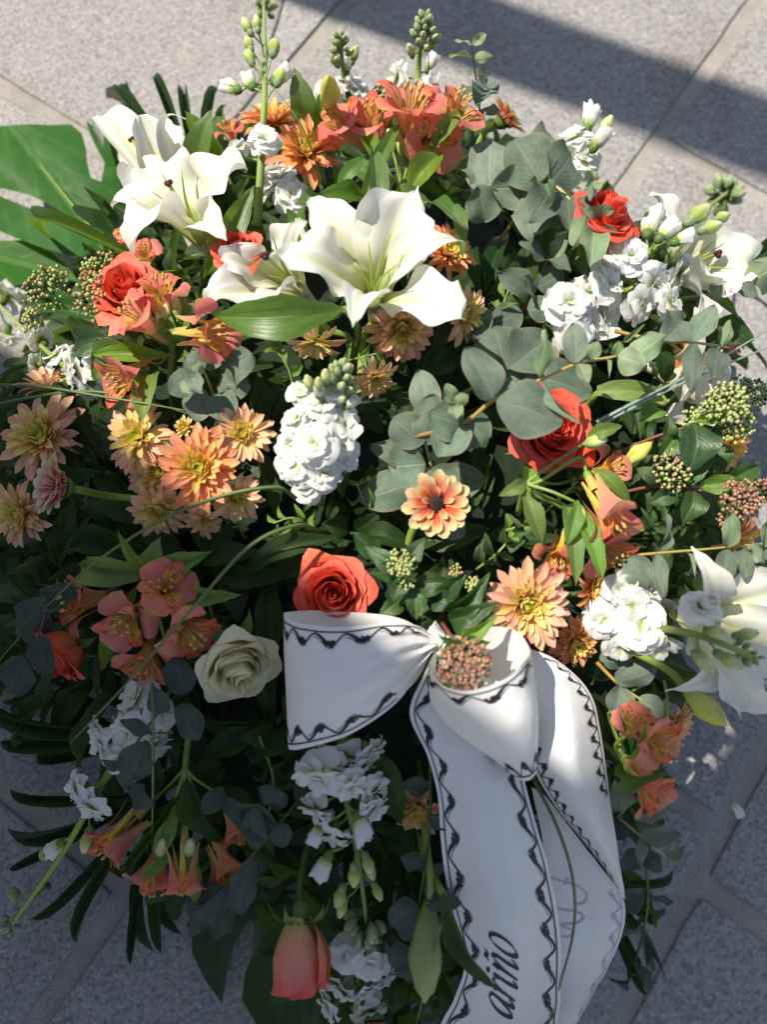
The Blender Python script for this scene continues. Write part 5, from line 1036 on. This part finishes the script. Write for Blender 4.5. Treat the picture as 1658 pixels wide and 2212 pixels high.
sprig('eucalyptus sprig hanging down along the left ribbon tail', [(930, 1640, .03), (928, 1800, .035), (905, 1960, .04), (890, 2060, .04)], [((925, 1760, .04), (985, 1790, .06), 34, {'kind': 'lance'}), ((925, 1870, .04), (870, 1850, .05), 50, {'kind': 'oval'}), ((915, 1920, .04), (1000, 1950, .07), 56, {'kind': 'oval'}), ((905, 1960, .045), (840, 1990, .05), 74), ((900, 1975, .045), (900, 2040, .05), 80), ((930, 1700, .03), (870, 1690, .03), 44, {'kind': 'oval'}), ((890, 2050, .04), (840, 2080, .04), 60), ((890, 2060, .04), (880, 2120, .04), 56)], rad=.0014, mat='eucd', smat='dstem')
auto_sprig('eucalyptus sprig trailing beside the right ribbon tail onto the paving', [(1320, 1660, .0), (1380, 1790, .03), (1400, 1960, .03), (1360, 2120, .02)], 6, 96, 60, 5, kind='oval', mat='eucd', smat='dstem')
sprig('slim eucalyptus shoot against the shaded paving at the right', [(1330, 1760, .02), (1390, 1810, .04), (1440, 1850, .05)], [((1385, 1805, .05), (1470, 1800, .06), 44, {'kind': 'oval'}), ((1385, 1805, .045), (1385, 1870, .05), 26, {'kind': 'oval'}), ((1345, 1760, .03), (1335, 1690, .04), 64, {'kind': 'oval'}), ((1370, 1770, .04), (1450, 1745, .05), 24, {'kind': 'lance'}), ((1440, 1850, .05), (1480, 1830, .06), 30, {'kind': 'lance'})], rad=.0012)
sprig('pale round eucalyptus leaves sticking out at the right edge over sunlit paving', [(1520, 670, .0), (1580, 630, .03), (1640, 600, .05)], [((1620, 610, .05), (1680, 570, .06), 80, {'mat': 'eucg'}), ((1590, 620, .04), (1640, 640, .05), 36, {'kind': 'oval'}), ((1560, 650, .03), (1540, 610, .03), 40, {'kind': 'oval'})], rad=.0012)
sprig('grey leaves fringing the wreath below the big lower lily', [(1290, 1430, -.01), (1340, 1480, .0), (1400, 1520, .0)], [((1330, 1470, .0), (1420, 1440, .02), 60), ((1340, 1480, .0), (1330, 1560, .01), 60), ((1380, 1510, .0), (1440, 1540, .01), 50, {'kind': 'oval'}), ((1300, 1430, .0), (1370, 1400, .0), 60)])

# ------------------------------------------------------------------ viburnum
def vib(label, spine, leaves, heads, smat='rstem'):
    o = sprig(label, spine, leaves, 'viburnum_sprig', 'viburnum', 'vib', .0017, smat, 'vib', 'ovate', .4)
    for i, h in enumerate(heads):
        c, d, n, mats = h[:4]; berries(o, c, d, n, mats, None, i+int(spine[0][0]), *(h[4:]))
vib('viburnum sprig with pinkish bud heads at the sunlit left edge', [(350, 790, .0), (280, 720, .03), (190, 660, .04), (90, 640, .05)], [((230, 690, .04), (70, 660, .05), 62), ((250, 730, .04), (150, 760, .04), 66), ((290, 740, .03), (190, 820, .03), 70, {'mat': 'alstleaf'}), ((300, 750, .03), (280, 690, .05), 46), ((320, 790, .02), (330, 870, .02), 40), ((280, 720, .03), (250, 640, .04), 70, {'roll': 30}), ((340, 790, .02), (260, 840, .02), 50), ((200, 670, .04), (250, 600, .05), 60, {'roll': -30})], [((100, 625, .07), 120, 90, ('bp', 'bg')), ((205, 640, .07), 110, 80, ('bp', 'bg')), ((215, 588, .05), 100, 90, ('bg', 'bg', 'bp')), ((70, 690, .04), 66, 36, ('bg',))])
vib('viburnum sprig with green bud heads above the ribbon knot', [(960, 1330, -.02), (900, 1260, .01), (860, 1225, .03)], [((880, 1240, .02), (790, 1180, .03), 50), ((870, 1230, .02), (800, 1240, .03), 52), ((870, 1235, .02), (850, 1300, .03), 52), ((870, 1220, .02), (915, 1170, .04), 56), ((900, 1260, .02), (900, 1340, .02), 50), ((900, 1260, .02), (975, 1260, .03), 56), ((930, 1290, .01), (1000, 1300, .03), 54), ((940, 1300, .01), (1010, 1230, .04), 46), ((960, 1320, .02), (1060, 1250, .05), 56, {'roll': 20}), ((970, 1340, .02), (1070, 1310, .05), 54), ((820, 1200, .01), (760, 1150, .02), 50), ((870, 1290, .01), (820, 1330, .02), 46)], [((866, 1216, .045), 64, 70, ('bg',)), ((1024, 1264, .04), 40, 30, ('bg',)), ((880, 1255, .03), 40, 24, ('bg',)), ((985, 1232, .01), 30, 14, ('bg', 'bp'))])
vib('viburnum sprig with a brown bud head filling the right ribbon loop', [(955, 1345, .05), (985, 1390, .06), (1000, 1430, .06)], [((985, 1395, .07), (950, 1420, .085), 44), ((1000, 1390, .07), (1060, 1385, .09), 44, {'mat': 'vib'}), ((990, 1385, .07), (1075, 1335, .09), 38, {'mat': 'alstleaf'}), ((1000, 1400, .07), (960, 1380, .09), 34), ((1000, 1400, .06), (1060, 1430, .08), 36), ((980, 1440, .05), (960, 1490, .06), 36)], [((1005, 1436, .1), 122, 190, ('bb', 'bb', 'bp'), .6, 11.5)])
vib('red stemmed viburnum sprig with pale green heads at the right edge', [(1290, 1000, .0), (1400, 950, .03), (1490, 920, .05), (1590, 880, .06)], [((1500, 915, .06), (1495, 1020, .06), 92), ((1470, 930, .05), (1410, 1010, .04), 44), ((1440, 945, .05), (1450, 900, .06), 30), ((1420, 880, .03), (1390, 900, .04), 66, {'mat': 'alstleaf', 'roll': 20}), ((1500, 910, .06), (1580, 895, .07), 30, {'mat': 'alstleaf'}), ((1460, 930, .05), (1490, 980, .06), 24), ((1540, 950, .04), (1560, 1030, .04), 50)], [((1578, 870, .085), 96, 120, ('bg',)), ((1540, 875, .075), 60, 50, ('bg',)), ((1590, 915, .07), 90, 70, ('bg',)), ((1632, 850, .06), 70, 60, ('bd',)), ((1600, 835, .05), 60, 40, ('bd',)), ((1500, 905, .05), 60, 40, ('bg',))])
vib('viburnum sprig with brown heads among dark leaves at the right edge', [(1300, 1075, .0), (1420, 1050, .02), (1520, 1060, .04), (1600, 1080, .05)], [((1480, 1050, .04), (1530, 970, .05), 40), ((1470, 1050, .04), (1400, 1090, .03), 44), ((1500, 1060, .04), (1480, 1130, .04), 60), ((1540, 1060, .04), (1640, 1000, .05), 50), ((1560, 1060, .04), (1580, 1130, .04), 50), ((1420, 1040, .03), (1380, 1010, .03), 40), ((1510, 1050, .04), (1610, 1040, .06), 44, {'mat': 'alstleaf'})], [((1600, 1078, .07), 96, 130, ('bb', 'bb', 'bp')), ((1645, 1060, .06), 60, 50, ('bb', 'bd')), ((1452, 1018, .05), 96, 80, ('bg', 'bp')), ((1570, 1120, .04), 50, 30, ('bb',))])
vib('dark viburnum head between the far coral flowers', [(830, 330, -.01), (825, 260, .02), (820, 215, .04)], [((830, 240, .03), (870, 205, .05), 24), ((822, 250, .03), (780, 230, .04), 26)], [((828, 205, .05), 60, 60, ('bb', 'bg', 'bd'))])

# ------------------------------------------------------------------ bear grass
grass('thin dark grass blade leaning out beside the tall stock', [(700, 400, .05), (650, 270, .10), (590, 190, .12), (528, 120, .13)], 4.5)
grass('long grass blade arching over the fullest chrysanthemum to the left edge', [(640, 1075, .05), (590, 1052, .075), (450, 1080, .08), (300, 1150, .07), (130, 1280, .05), (-40, 1470, .03)], 12)
grass('long grass blade arching past the white rose to the lower left', [(690, 1145, .03), (640, 1135, .06), (540, 1180, .08), (420, 1310, .085), (280, 1470, .08), (152, 1605, .07)], 11)
grass('grass blade curving in at the left edge above the dim chrysanthemums', [(-40, 880, .03), (60, 860, .05), (180, 845, .05), (300, 862, .03), (440, 905, .0)], 8)
grass('dark grass blade near the left edge over the half shaded stock', [(-40, 830, .03), (80, 835, .05), (230, 858, .05), (420, 890, .02)], 9)
grass('pale blue grass blade crossing the right rose towards the paving', [(1290, 912, .04), (1400, 855, .06), (1530, 790, .06), (1700, 690, .05)], 10, 'grassb')
grass('second pale blue grass blade crossing just below the first at the right', [(1280, 930, .03), (1400, 865, .05), (1540, 800, .05), (1700, 735, .04)], 10, 'grassb')
grass('dark grass blade hanging between the two ribbon tails', [(1150, 1680, .035), (1205, 1790, .05), (1238, 1900, .058), (1240, 2010, .06), (1210, 2130, .07), (1175, 2250, .07)], 9)
grass('dark straight stem standing before the lower left alstroemeria', [(328, 1475, .05), (330, 1560, .06), (330, 1700, .05), (328, 1850, .03)], 9)
grass('grass blade crossing the long green lily bud', [(975, 1900, .05), (955, 1990, .065), (925, 2110, .065), (895, 2230, .06)], 9)
grass('grass blade over the lower right alstroemeria', [(1435, 1470, .03), (1445, 1540, .055), (1425, 1620, .06), (1405, 1680, .04)], 8)

fp = root('pale_scrap', 'small pale curled scrap lying on the paving joint at the right', 'petal', M.Translation(P(1588, 1750, 0, .012)))  # pale speck on the joint, modelled as a small curled blade
ob('blade', petal('pale_scrap', P(1578, 1738, 0, .004), P(1586, 1738, 0, .012), P(1600, 1750, 0, .012), P(1600, 1768, 0, .004), .006, W_GERB, Z_, .5, .1, 2, 7, 9, 3), fp, None, K['lily'])

# fresh small leafed sprigs poking up between the flowers
def fresh(label, spine, n, l, w_, seed, mat='alstleaf', kind='lance'):
    auto_sprig(label, spine, n, l, w_, seed, name='foliage_sprig', cat='foliage sprig', grp='dark', smat='stem', mat=mat, kind=kind, rad=.0013)
fresh('fresh green sprig between the open lily and the right stock', [(1060, 760, -.02), (1080, 680, .0), (1110, 600, .01)], 5, 52, 20, 1)
fresh('small leafed green sprig below the nodding yellow flowers', [(640, 860, -.02), (620, 790, .0), (580, 740, .01)], 5, 50, 20, 2)
fresh('light green sprig behind the broad lily leaf', [(700, 800, -.02), (750, 780, .0), (830, 760, .005)], 4, 48, 18, 3)
fresh('toothed green sprig right of the ribbon knot', [(1030, 1230, -.01), (1080, 1190, .01), (1120, 1140, .01)], 4, 52, 26, 4, 'vib', 'ovate')
fresh('small leafed sprig under the long curving alstroemeria stalks', [(1080, 1150, -.02), (1160, 1120, .0), (1250, 1040, .005)], 5, 46, 18, 5)
fresh('green sprig between the right viburnum and the eucalyptus tips', [(1380, 1150, -.02), (1430, 1130, .0), (1500, 1130, .01)], 5, 48, 20, 6, 'vib', 'ovate')
fresh('green sprig behind the coral flowers at the far top', [(960, 430, -.01), (980, 390, .01), (1000, 340, .02)], 4, 46, 18, 7)
fresh('leafy green sprig below the left lily', [(420, 680, -.02), (430, 640, .01), (400, 600, .02)], 4, 50, 22, 8)
fresh('half shaded sprig below the white stock spike', [(700, 1160, -.03), (640, 1120, -.01), (590, 1130, .0)], 4, 50, 20, 9)
fresh('sprig of small leaves left of the upright gerbera', [(820, 1120, -.03), (790, 1090, -.01), (770, 1040, .0)], 4, 44, 18, 10)
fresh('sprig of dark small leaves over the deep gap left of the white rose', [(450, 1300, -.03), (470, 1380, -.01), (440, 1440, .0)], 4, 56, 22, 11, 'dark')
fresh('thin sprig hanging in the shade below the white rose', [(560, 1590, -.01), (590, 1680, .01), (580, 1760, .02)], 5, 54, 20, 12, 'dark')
fresh('light sprig beside the pale stock at the left edge', [(320, 690, -.01), (250, 660, .01), (200, 650, .02)], 4, 44, 22, 13)
# ------------------------------------------------------------------ the white printed ribbon: two loops, knot, two tails
def m_ribbon():
    m, n, out = nodes('ribbon_satin'); uv, u, v = uvsplit(n)
    mp = N(n, 'ShaderNodeMapping'); mp.inputs['Scale'].default_value = (3, 2, 1); n.links.new(uv, mp.inputs[0])
    a = N(n, 'ShaderNodeTexNoise', i_Scale=1.6, i_Detail=2.0); n.links.new(mp.outputs[0], a.inputs['Vector'])
    b = N(n, 'ShaderNodeTexNoise', i_Scale=900.0); tx = N(n, 'ShaderNodeTexCoord'); n.links.new(tx.outputs['Object'], b.inputs['Vector'])
    r = ramp(n, [(.3, (.83, .82, .79)), (.7, (.87, .865, .845))]); n.links.new(a.outputs[0], r.inputs[0])
    h = mathn(n, 'ADD', a.outputs[0], mathn(n, 'MULTIPLY', b.outputs[0], .06))
    finish(n, out, r.outputs[0], .42, .22, (.8, .74, .62), .35, h, .25, .004); return m
RIB = m_ribbon()
INK = m_plain('black_print', (.012, .011, .018), (.02, .018, .028), 200, .5, bump=0)
INKB = m_plain('print_showing_through', (.36, .355, .42), (.42, .41, .47), 200, .6, bump=0)
def cr(p, t):
    """Catmull-Rom through a list at t in 0..1"""
    n = len(p)-1; x = min(max(t, 0), 1)*n; i = min(n-1, int(x)); f = x-i
    b, c = p[i], p[i+1]; a = p[i-1] if i > 0 else b*2-c; d = p[i+2] if i+2 <= n else c*2-b
    return .5*((2*b)+(c-a)*f+(2*a-5*b+4*c-d)*f*f+(3*b-a-3*c+d)*f**3)
from mathutils import noise
class Sheet:
    def __init__(s, rows, ruf=None):
        s.r = [[P(*q) for q in row] for row in rows]; s.ruf = ruf; s.cache = {}; s.k = len(rows)*3.7
    def row(s, v):
        k = round(v*4000)
        if k not in s.cache: s.cache[k] = [cr([r[i] for r in s.r], v) for i in range(len(s.r[0]))]
        return s.cache[k]
    def at(s, u, v):
        p = cr(s.row(v), u)
        if s.ruf: p = p + AX_F*s.ruf(u, v)
        return p + AX_F*(.0022*noise.noise(p*26)+.0009*noise.noise(V((u*5, v*22, s.k)))) - AX_R*.0012*noise.noise(p*18+V((3, 1, s.k)))
    def nrm(s, u, v):
        e = .01; a = s.at(min(1, u+e), v)-s.at(max(0, u-e), v); b = s.at(u, min(1, v+e))-s.at(u, max(0, v-e)); n = a.cross(b)
        return n.normalized() if n.length > 1e-12 else -AX_F
    def mesh(s, name, nu=15, nv=60):
        mb = MB(); mb.grid(s.at, nu, nv); return mb.mesh(name)
    def len_w(s):
        L = sum((s.at(.5, i/40)-s.at(.5, (i+1)/40)).length for i in range(40)); W = max((s.at(0, i/10)-s.at(1, i/10)).length for i in range(11)); return L/W
    def inv(s, px, py):
        best = None
        if not hasattr(s, 'smp'): s.smp = [(i/50, j/90, proj(s.at(i/50, j/90))) for j in range(91) for i in range(51)]
        a = sorted(s.smp, key=lambda q: (q[2][0]-px)**2+(q[2][1]-py)**2)[:4]; w = [1/(1+(q[2][0]-px)**2+(q[2][1]-py)**2) for q in a]; t = sum(w)
        return sum(q[0]*x for q, x in zip(a, w))/t, sum(q[1]*x for q, x in zip(a, w))/t
def proj(p):
    d = p-CAM; z = d.dot(AX_F); return 829+1658*d.dot(AX_R)/z, 1106-1658*d.dot(AX_U)/z
class Print:
    """flat ink laid just over a sheet; coordinates (u, l) with l measured in ribbon widths"""
    def __init__(s, sh, side=1, lift=.0005): s.sh = sh; s.mb = MB(); s.side = side; s.A = sh.len_w(); s.lift = lift
    def pt(s, u, l):
        v = l/s.A; n = s.sh.nrm(u, v); 
        if n.dot(AX_F) > 0: n = -n
        return s.sh.at(u, v)+n*s.lift*s.side
    def line(s, pts, w):
        n = len(pts); vs = []
        for i, (u, l) in enumerate(pts):
            a, b = pts[max(0, i-1)], pts[min(n-1, i+1)]; tx, ty = b[0]-a[0], b[1]-a[1]; q = math.hypot(tx, ty) or 1; ww = (w(i/(n-1)) if callable(w) else w)*.5
            vs += [s.pt(u-ty/q*ww, l+tx/q*ww), s.pt(u+ty/q*ww, l-tx/q*ww)]
        s.mb.add(vs, [(2*i, 2*i+1, 2*i+3, 2*i+2) for i in range(n-1)])
    def disc(s, u, l, r, k=7):
        s.mb.add([s.pt(u, l)]+[s.pt(u+r*math.cos(6.2832*i/k), l+r*math.sin(6.2832*i/k)) for i in range(k)], [(0, 1+i, 1+(i+1) % k) for i in range(k)])
    def border(s, edge, l0, l1, seed=0, per=.23):
        """a rule and a garland of twisted band and flower clusters along one edge (edge 0 or 1)"""
        g = 1 if edge == 0 else -1; U = lambda d: (d if edge == 0 else 1-d); r = random.Random(seed)
        n = int((l1-l0)/.025)+2; s.line([(U(.045), l0+(l1-l0)*i/(n-1)) for i in range(n)], .013)
        k = 0; l = l0
        while l < l1-.02:
            m = 14; e = min(l1, l+per); q = [(U(.108+.045*math.sin(6.2832*i/m)), l+(e-l)*i/m) for i in range(m+1)]
            s.line(q, lambda t: .014+.016*math.sin(math.pi*min(1, t*1.15))**2)
            s.line([(u+g*.03, x+.006) for u, x in q[2:12]], .006)
            for _ in range(26):
                a = r.random()*6.3; d = r.random()**.5; s.disc(U(.14+.03*d*math.cos(a)), min(l1-.01, max(l0, l+per*.3+.045*d*math.sin(a))), r.uniform(.010, .014), 6)
            l += per; k += 1
    def text(s, glyphs, u0, l0, xh, pen=.03, slant=.36):
        """strokes written up the tail: x runs towards l=0, y towards u=0; u0 is the base line"""
        for (gx, strokes) in glyphs:
            for st_ in strokes:
                if len(st_) == 1: s.disc(u0-xh*st_[0][1], l0-xh*.62*(gx+st_[0][0]+slant*st_[0][1]), .021, 10); continue
                q = smooth_path([V((gx+x+slant*y, y, 0)) for x, y in st_], 6); pts = [(u0-xh*p.y, l0-xh*.62*p.x) for p in q]; m = len(pts)
                def w(t, pts=pts, m=m):
                    i = min(m-2, int(t*(m-1))); a = math.atan2(pts[i+1][0]-pts[i][0], pts[i+1][1]-pts[i][1]); return pen*(.28+.8*abs(math.sin(a-.75)))*(.55+.45*math.sin(math.pi*min(1, max(0, t*.86+.07))))
                s.line(pts, w)
    def mesh(s, name): return mesh(name, s.mb.v, s.mb.f, s.mb.uv, False)
knot = P(950, 1390, .05)
rb = root('ribbon', 'white ribbon bow with black garland borders and two long printed tails', 'ribbon', M.Translation(knot))
pl = lambda k, a: (lambda u, v: a*math.sin(u*k+2)*max(0, 1-v*3)+a*.8*math.sin(u*k*.6)*max(0, (v-.85)*5))
L1 = Sheet([[(945, 1383, .05), (943, 1390, .055), (941, 1397, .05)], [(905, 1354, .055), (912, 1400, .06), (905, 1452, .05)], [(840, 1346, .065), (848, 1430, .08), (858, 1518, .06)], [(740, 1354, .075), (745, 1480, .085), (760, 1584, .068)], [(655, 1348, .075), (658, 1480, .08), (670, 1614, .066)],
            [(616, 1330, .06), (619, 1470, .06), (624, 1618, .055)], [(628, 1321, .04), (634, 1470, .03), (640, 1596, .035)], [(720, 1320, .025), (730, 1450, .02), (740, 1560, .025)], [(860, 1334, .03), (870, 1420, .02), (880, 1490, .025)], [(940, 1382, .045), (940, 1390, .045), (940, 1395, .045)]], pl(26, .006))
R1 = Sheet([[(948, 1393, .05), (955, 1480, .05), (1098, 1655, .04)], [(930, 1440, .075), (948, 1545, .07), (1104, 1668, .055)], [(958, 1480, .095), (1018, 1580, .09), (1114, 1680, .07)], [(1015, 1491, .11), (1072, 1585, .1), (1132, 1687, .08)], [(1085, 1470, .115), (1120, 1570, .105), (1148, 1683, .08)],
            [(1130, 1432, .11), (1156, 1545, .1), (1160, 1668, .07)], [(1146, 1403, .085), (1161, 1530, .075), (1159, 1655, .055)], [(1113, 1362, .065), (1130, 1500, .05), (1150, 1648, .045)], [(1055, 1355, .06), (1080, 1480, .04), (1130, 1643, .04)], [(960, 1385, .05), (985, 1480, .035), (1108, 1648, .035)]])
T1 = Sheet([[(945, 1398, .04), (990, 1400, .035), (1040, 1400, .03)], [(915, 1460, .05), (1000, 1480, .05), (1090, 1500, .04)], [(886, 1540, .055), (1000, 1570, .06), (1115, 1600, .045)], [(925, 1632, .06), (1030, 1655, .068), (1135, 1690, .055)], [(948, 1720, .055), (1050, 1745, .072), (1160, 1790, .06)], [(953, 1812, .055), (1070, 1838, .074), (1187, 1880, .06)],
            [(968, 1920, .055), (1085, 1944, .076), (1207, 1975, .06)], [(990, 2010, .06), (1100, 2032, .08), (1214, 2060, .065)], [(1003, 2090, .065), (1105, 2120, .085), (1212, 2150, .07)], [(980, 2160, .06), (1090, 2200, .085), (1206, 2230, .075)], [(940, 2240, .06), (1070, 2285, .08), (1200, 2310, .07)]])
T2 = Sheet([[(960, 1395, .03), (1040, 1390, .03), (1120, 1392, .03)], [(1060, 1450, .03), (1150, 1435, .04), (1200, 1424, .04)], [(1110, 1550, .035), (1200, 1510, .06), (1272, 1492, .045)], [(1150, 1655, .045), (1230, 1615, .07), (1298, 1582, .05)], [(1195, 1732, .05), (1255, 1712, .07), (1312, 1682, .05)], [(1250, 1802, .05), (1290, 1792, .068), (1328, 1782, .05)], [(1305, 1872, .05), (1325, 1867, .06), (1341, 1870, .05)], [(1346, 1938, .05), (1349, 1940, .05), (1351, 1942, .048)]])
T3 = Sheet([[(1150, 1700, .03), (1180, 1722, .03), (1222, 1775, .03)], [(1170, 1800, .03), (1230, 1812, .03), (1296, 1868, .035)], [(1180, 1900, .03), (1260, 1910, .03), (1349, 1944, .046)], [(1190, 2000, .035), (1270, 2016, .037), (1347, 2012, .047)], [(1190, 2100, .04), (1255, 2114, .042), (1314, 2092, .047)], [(1180, 2200, .04), (1220, 2212, .042), (1264, 2180, .047)], [(1150, 2300, .04), (1180, 2300, .042), (1210, 2270, .047)]])
# sheets are laid row by row: u across, v along
lo = ob('loop', L1.mesh('loop', 31, 90), rb, None, RIB); pr = Print(L1); A = pr.A
pr.border(0, A*.1, A*.60, 1); pr.border(1, A*.22, A*.60, 2); ob('border_print', pr.mesh('border_print'), lo, None, INK, 'stuff')
lo = ob('loop', R1.mesh('loop', 21, 90), rb, None, RIB); pr = Print(R1); A = pr.A; 
pr.border(0, A*.08, A*.62, 3, .24); pr.border(1, A*.1, A*.6, 4, .24); ob('border_print', pr.mesh('border_print'), lo, None, INK, 'stuff')
tl = ob('tail', T1.mesh('tail', 21, 110), rb, None, RIB); pr = Print(T1); A = pr.A
pr.border(0, A*.04, A*.995, 5); pr.border(1, A*.2, A*.995, 6); ob('border_print', pr.mesh('border_print'), tl, None, INK, 'stuff')
GL = {'a': [[(.62, .9), (.4, 1), (.12, .7), (.04, .3), (.14, .02), (.34, .12), (.56, .6), (.64, .98)], [(.66, 1.0), (.56, .35), (.6, .02), (.72, .04), (.84, .22)]],
      'r': [[(-.06, .8), (.08, 1), (.06, .5), (0, 0)], [(.04, .42), (.2, .82), (.38, 1), (.5, .94)]], 'i': [[(-.06, .8), (.08, 1), (.04, .4), (.08, .02), (.2, .04), (.3, .2)], [(.1, 1.26)]],
      'n': [[(-.06, .8), (.08, 1), (.06, .5), (0, 0)], [(.04, .4), (.22, .82), (.42, 1), (.54, .86), (.5, .4), (.54, .02), (.66, .04), (.78, .22)], [(.1, 1.2), (.24, 1.33), (.42, 1.22), (.58, 1.33)]],
      'o': [[(.4, 1), (.16, .84), (.04, .42), (.14, .06), (.34, 0), (.6, .2), (.7, .6), (.6, .92), (.4, 1), (.3, .97)]]}
pr = Print(T1, 1, .0006); u_, v_ = T1.inv(1121, 2206); l0 = v_*A
pr.text([(0, GL['a']), (.92, GL['r']), (1.52, GL['i']), (1.98, GL['n']), (2.86, GL['o'])], .56, l0, .24, .034); ob('lettering', pr.mesh('lettering'), tl, None, INK, 'stuff')
t2 = ob('tail', T2.mesh('tail', 17, 70), rb, None, RIB); pr = Print(T2); A = pr.A; pr.border(0, A*.28, A*.96, 7); pr.border(1, A*.12, A*.62, 8); ob('border_print', pr.mesh('border_print'), t2, None, INK, 'stuff')
t3 = ob('tail_underside', T3.mesh('tail_underside', 17, 60), t2, None, RIB); pr = Print(T3); A = pr.A; pr.border(1, A*.3, A*.99, 9, .5)
for stk in ([(1193, 1896), (1216, 1902), (1250, 1914), (1268, 1930), (1262, 1948), (1240, 1952)], [(1228, 1895), (1220, 1912)], [(1192, 1946), (1210, 1962), (1246, 1968), (1262, 1980), (1248, 1994), (1214, 1996)], [(1190, 1986), (1214, 1998), (1240, 2010), (1230, 2022), (1206, 2020)], [(1190, 2034), (1206, 2030), (1212, 2020)]):
    q = [T3.inv(*a) for a in stk]; q = smooth_path([V((a, b*A, 0)) for a, b in q], 6); pr.line([(p.x, p.y) for p in q], .03)
ob('print_showing_through', pr.mesh('print_showing_through'), t2, None, INKB, 'stuff')
# the knot: a pleated wrap with a twist of green wire
mb = MB()
def kn(u, v):
    a = u*6.2832; r = .0085*(1+.55*abs(v-.5)**1.3*2)*(1+.13*math.sin(a*7+v*2)); ax = (AX_R*.85-AX_U*.5).normalized(); x = ax.orthogonal().normalized(); y = ax.cross(x)
    return knot+ax*(v-.5)*.022+(x*math.cos(a)+y*math.sin(a))*r
mb.grid(kn, 43, 9); ob('knot', mb.mesh('knot'), rb, None, RIB)
wr = MB(); ax = (AX_R*.85-AX_U*.5).normalized(); x = ax.orthogonal().normalized(); y = ax.cross(x)
wr.tube([knot+ax*(.001*math.sin(i))+(x*math.cos(i*.5)+y*math.sin(i*.5))*.0095 for i in range(27)]+[knot+x*.012-AX_F*.012+ax*.004], .0007, 5); ob('wire_tie', wr.mesh('wire_tie'), rb, None, K['dstem'])
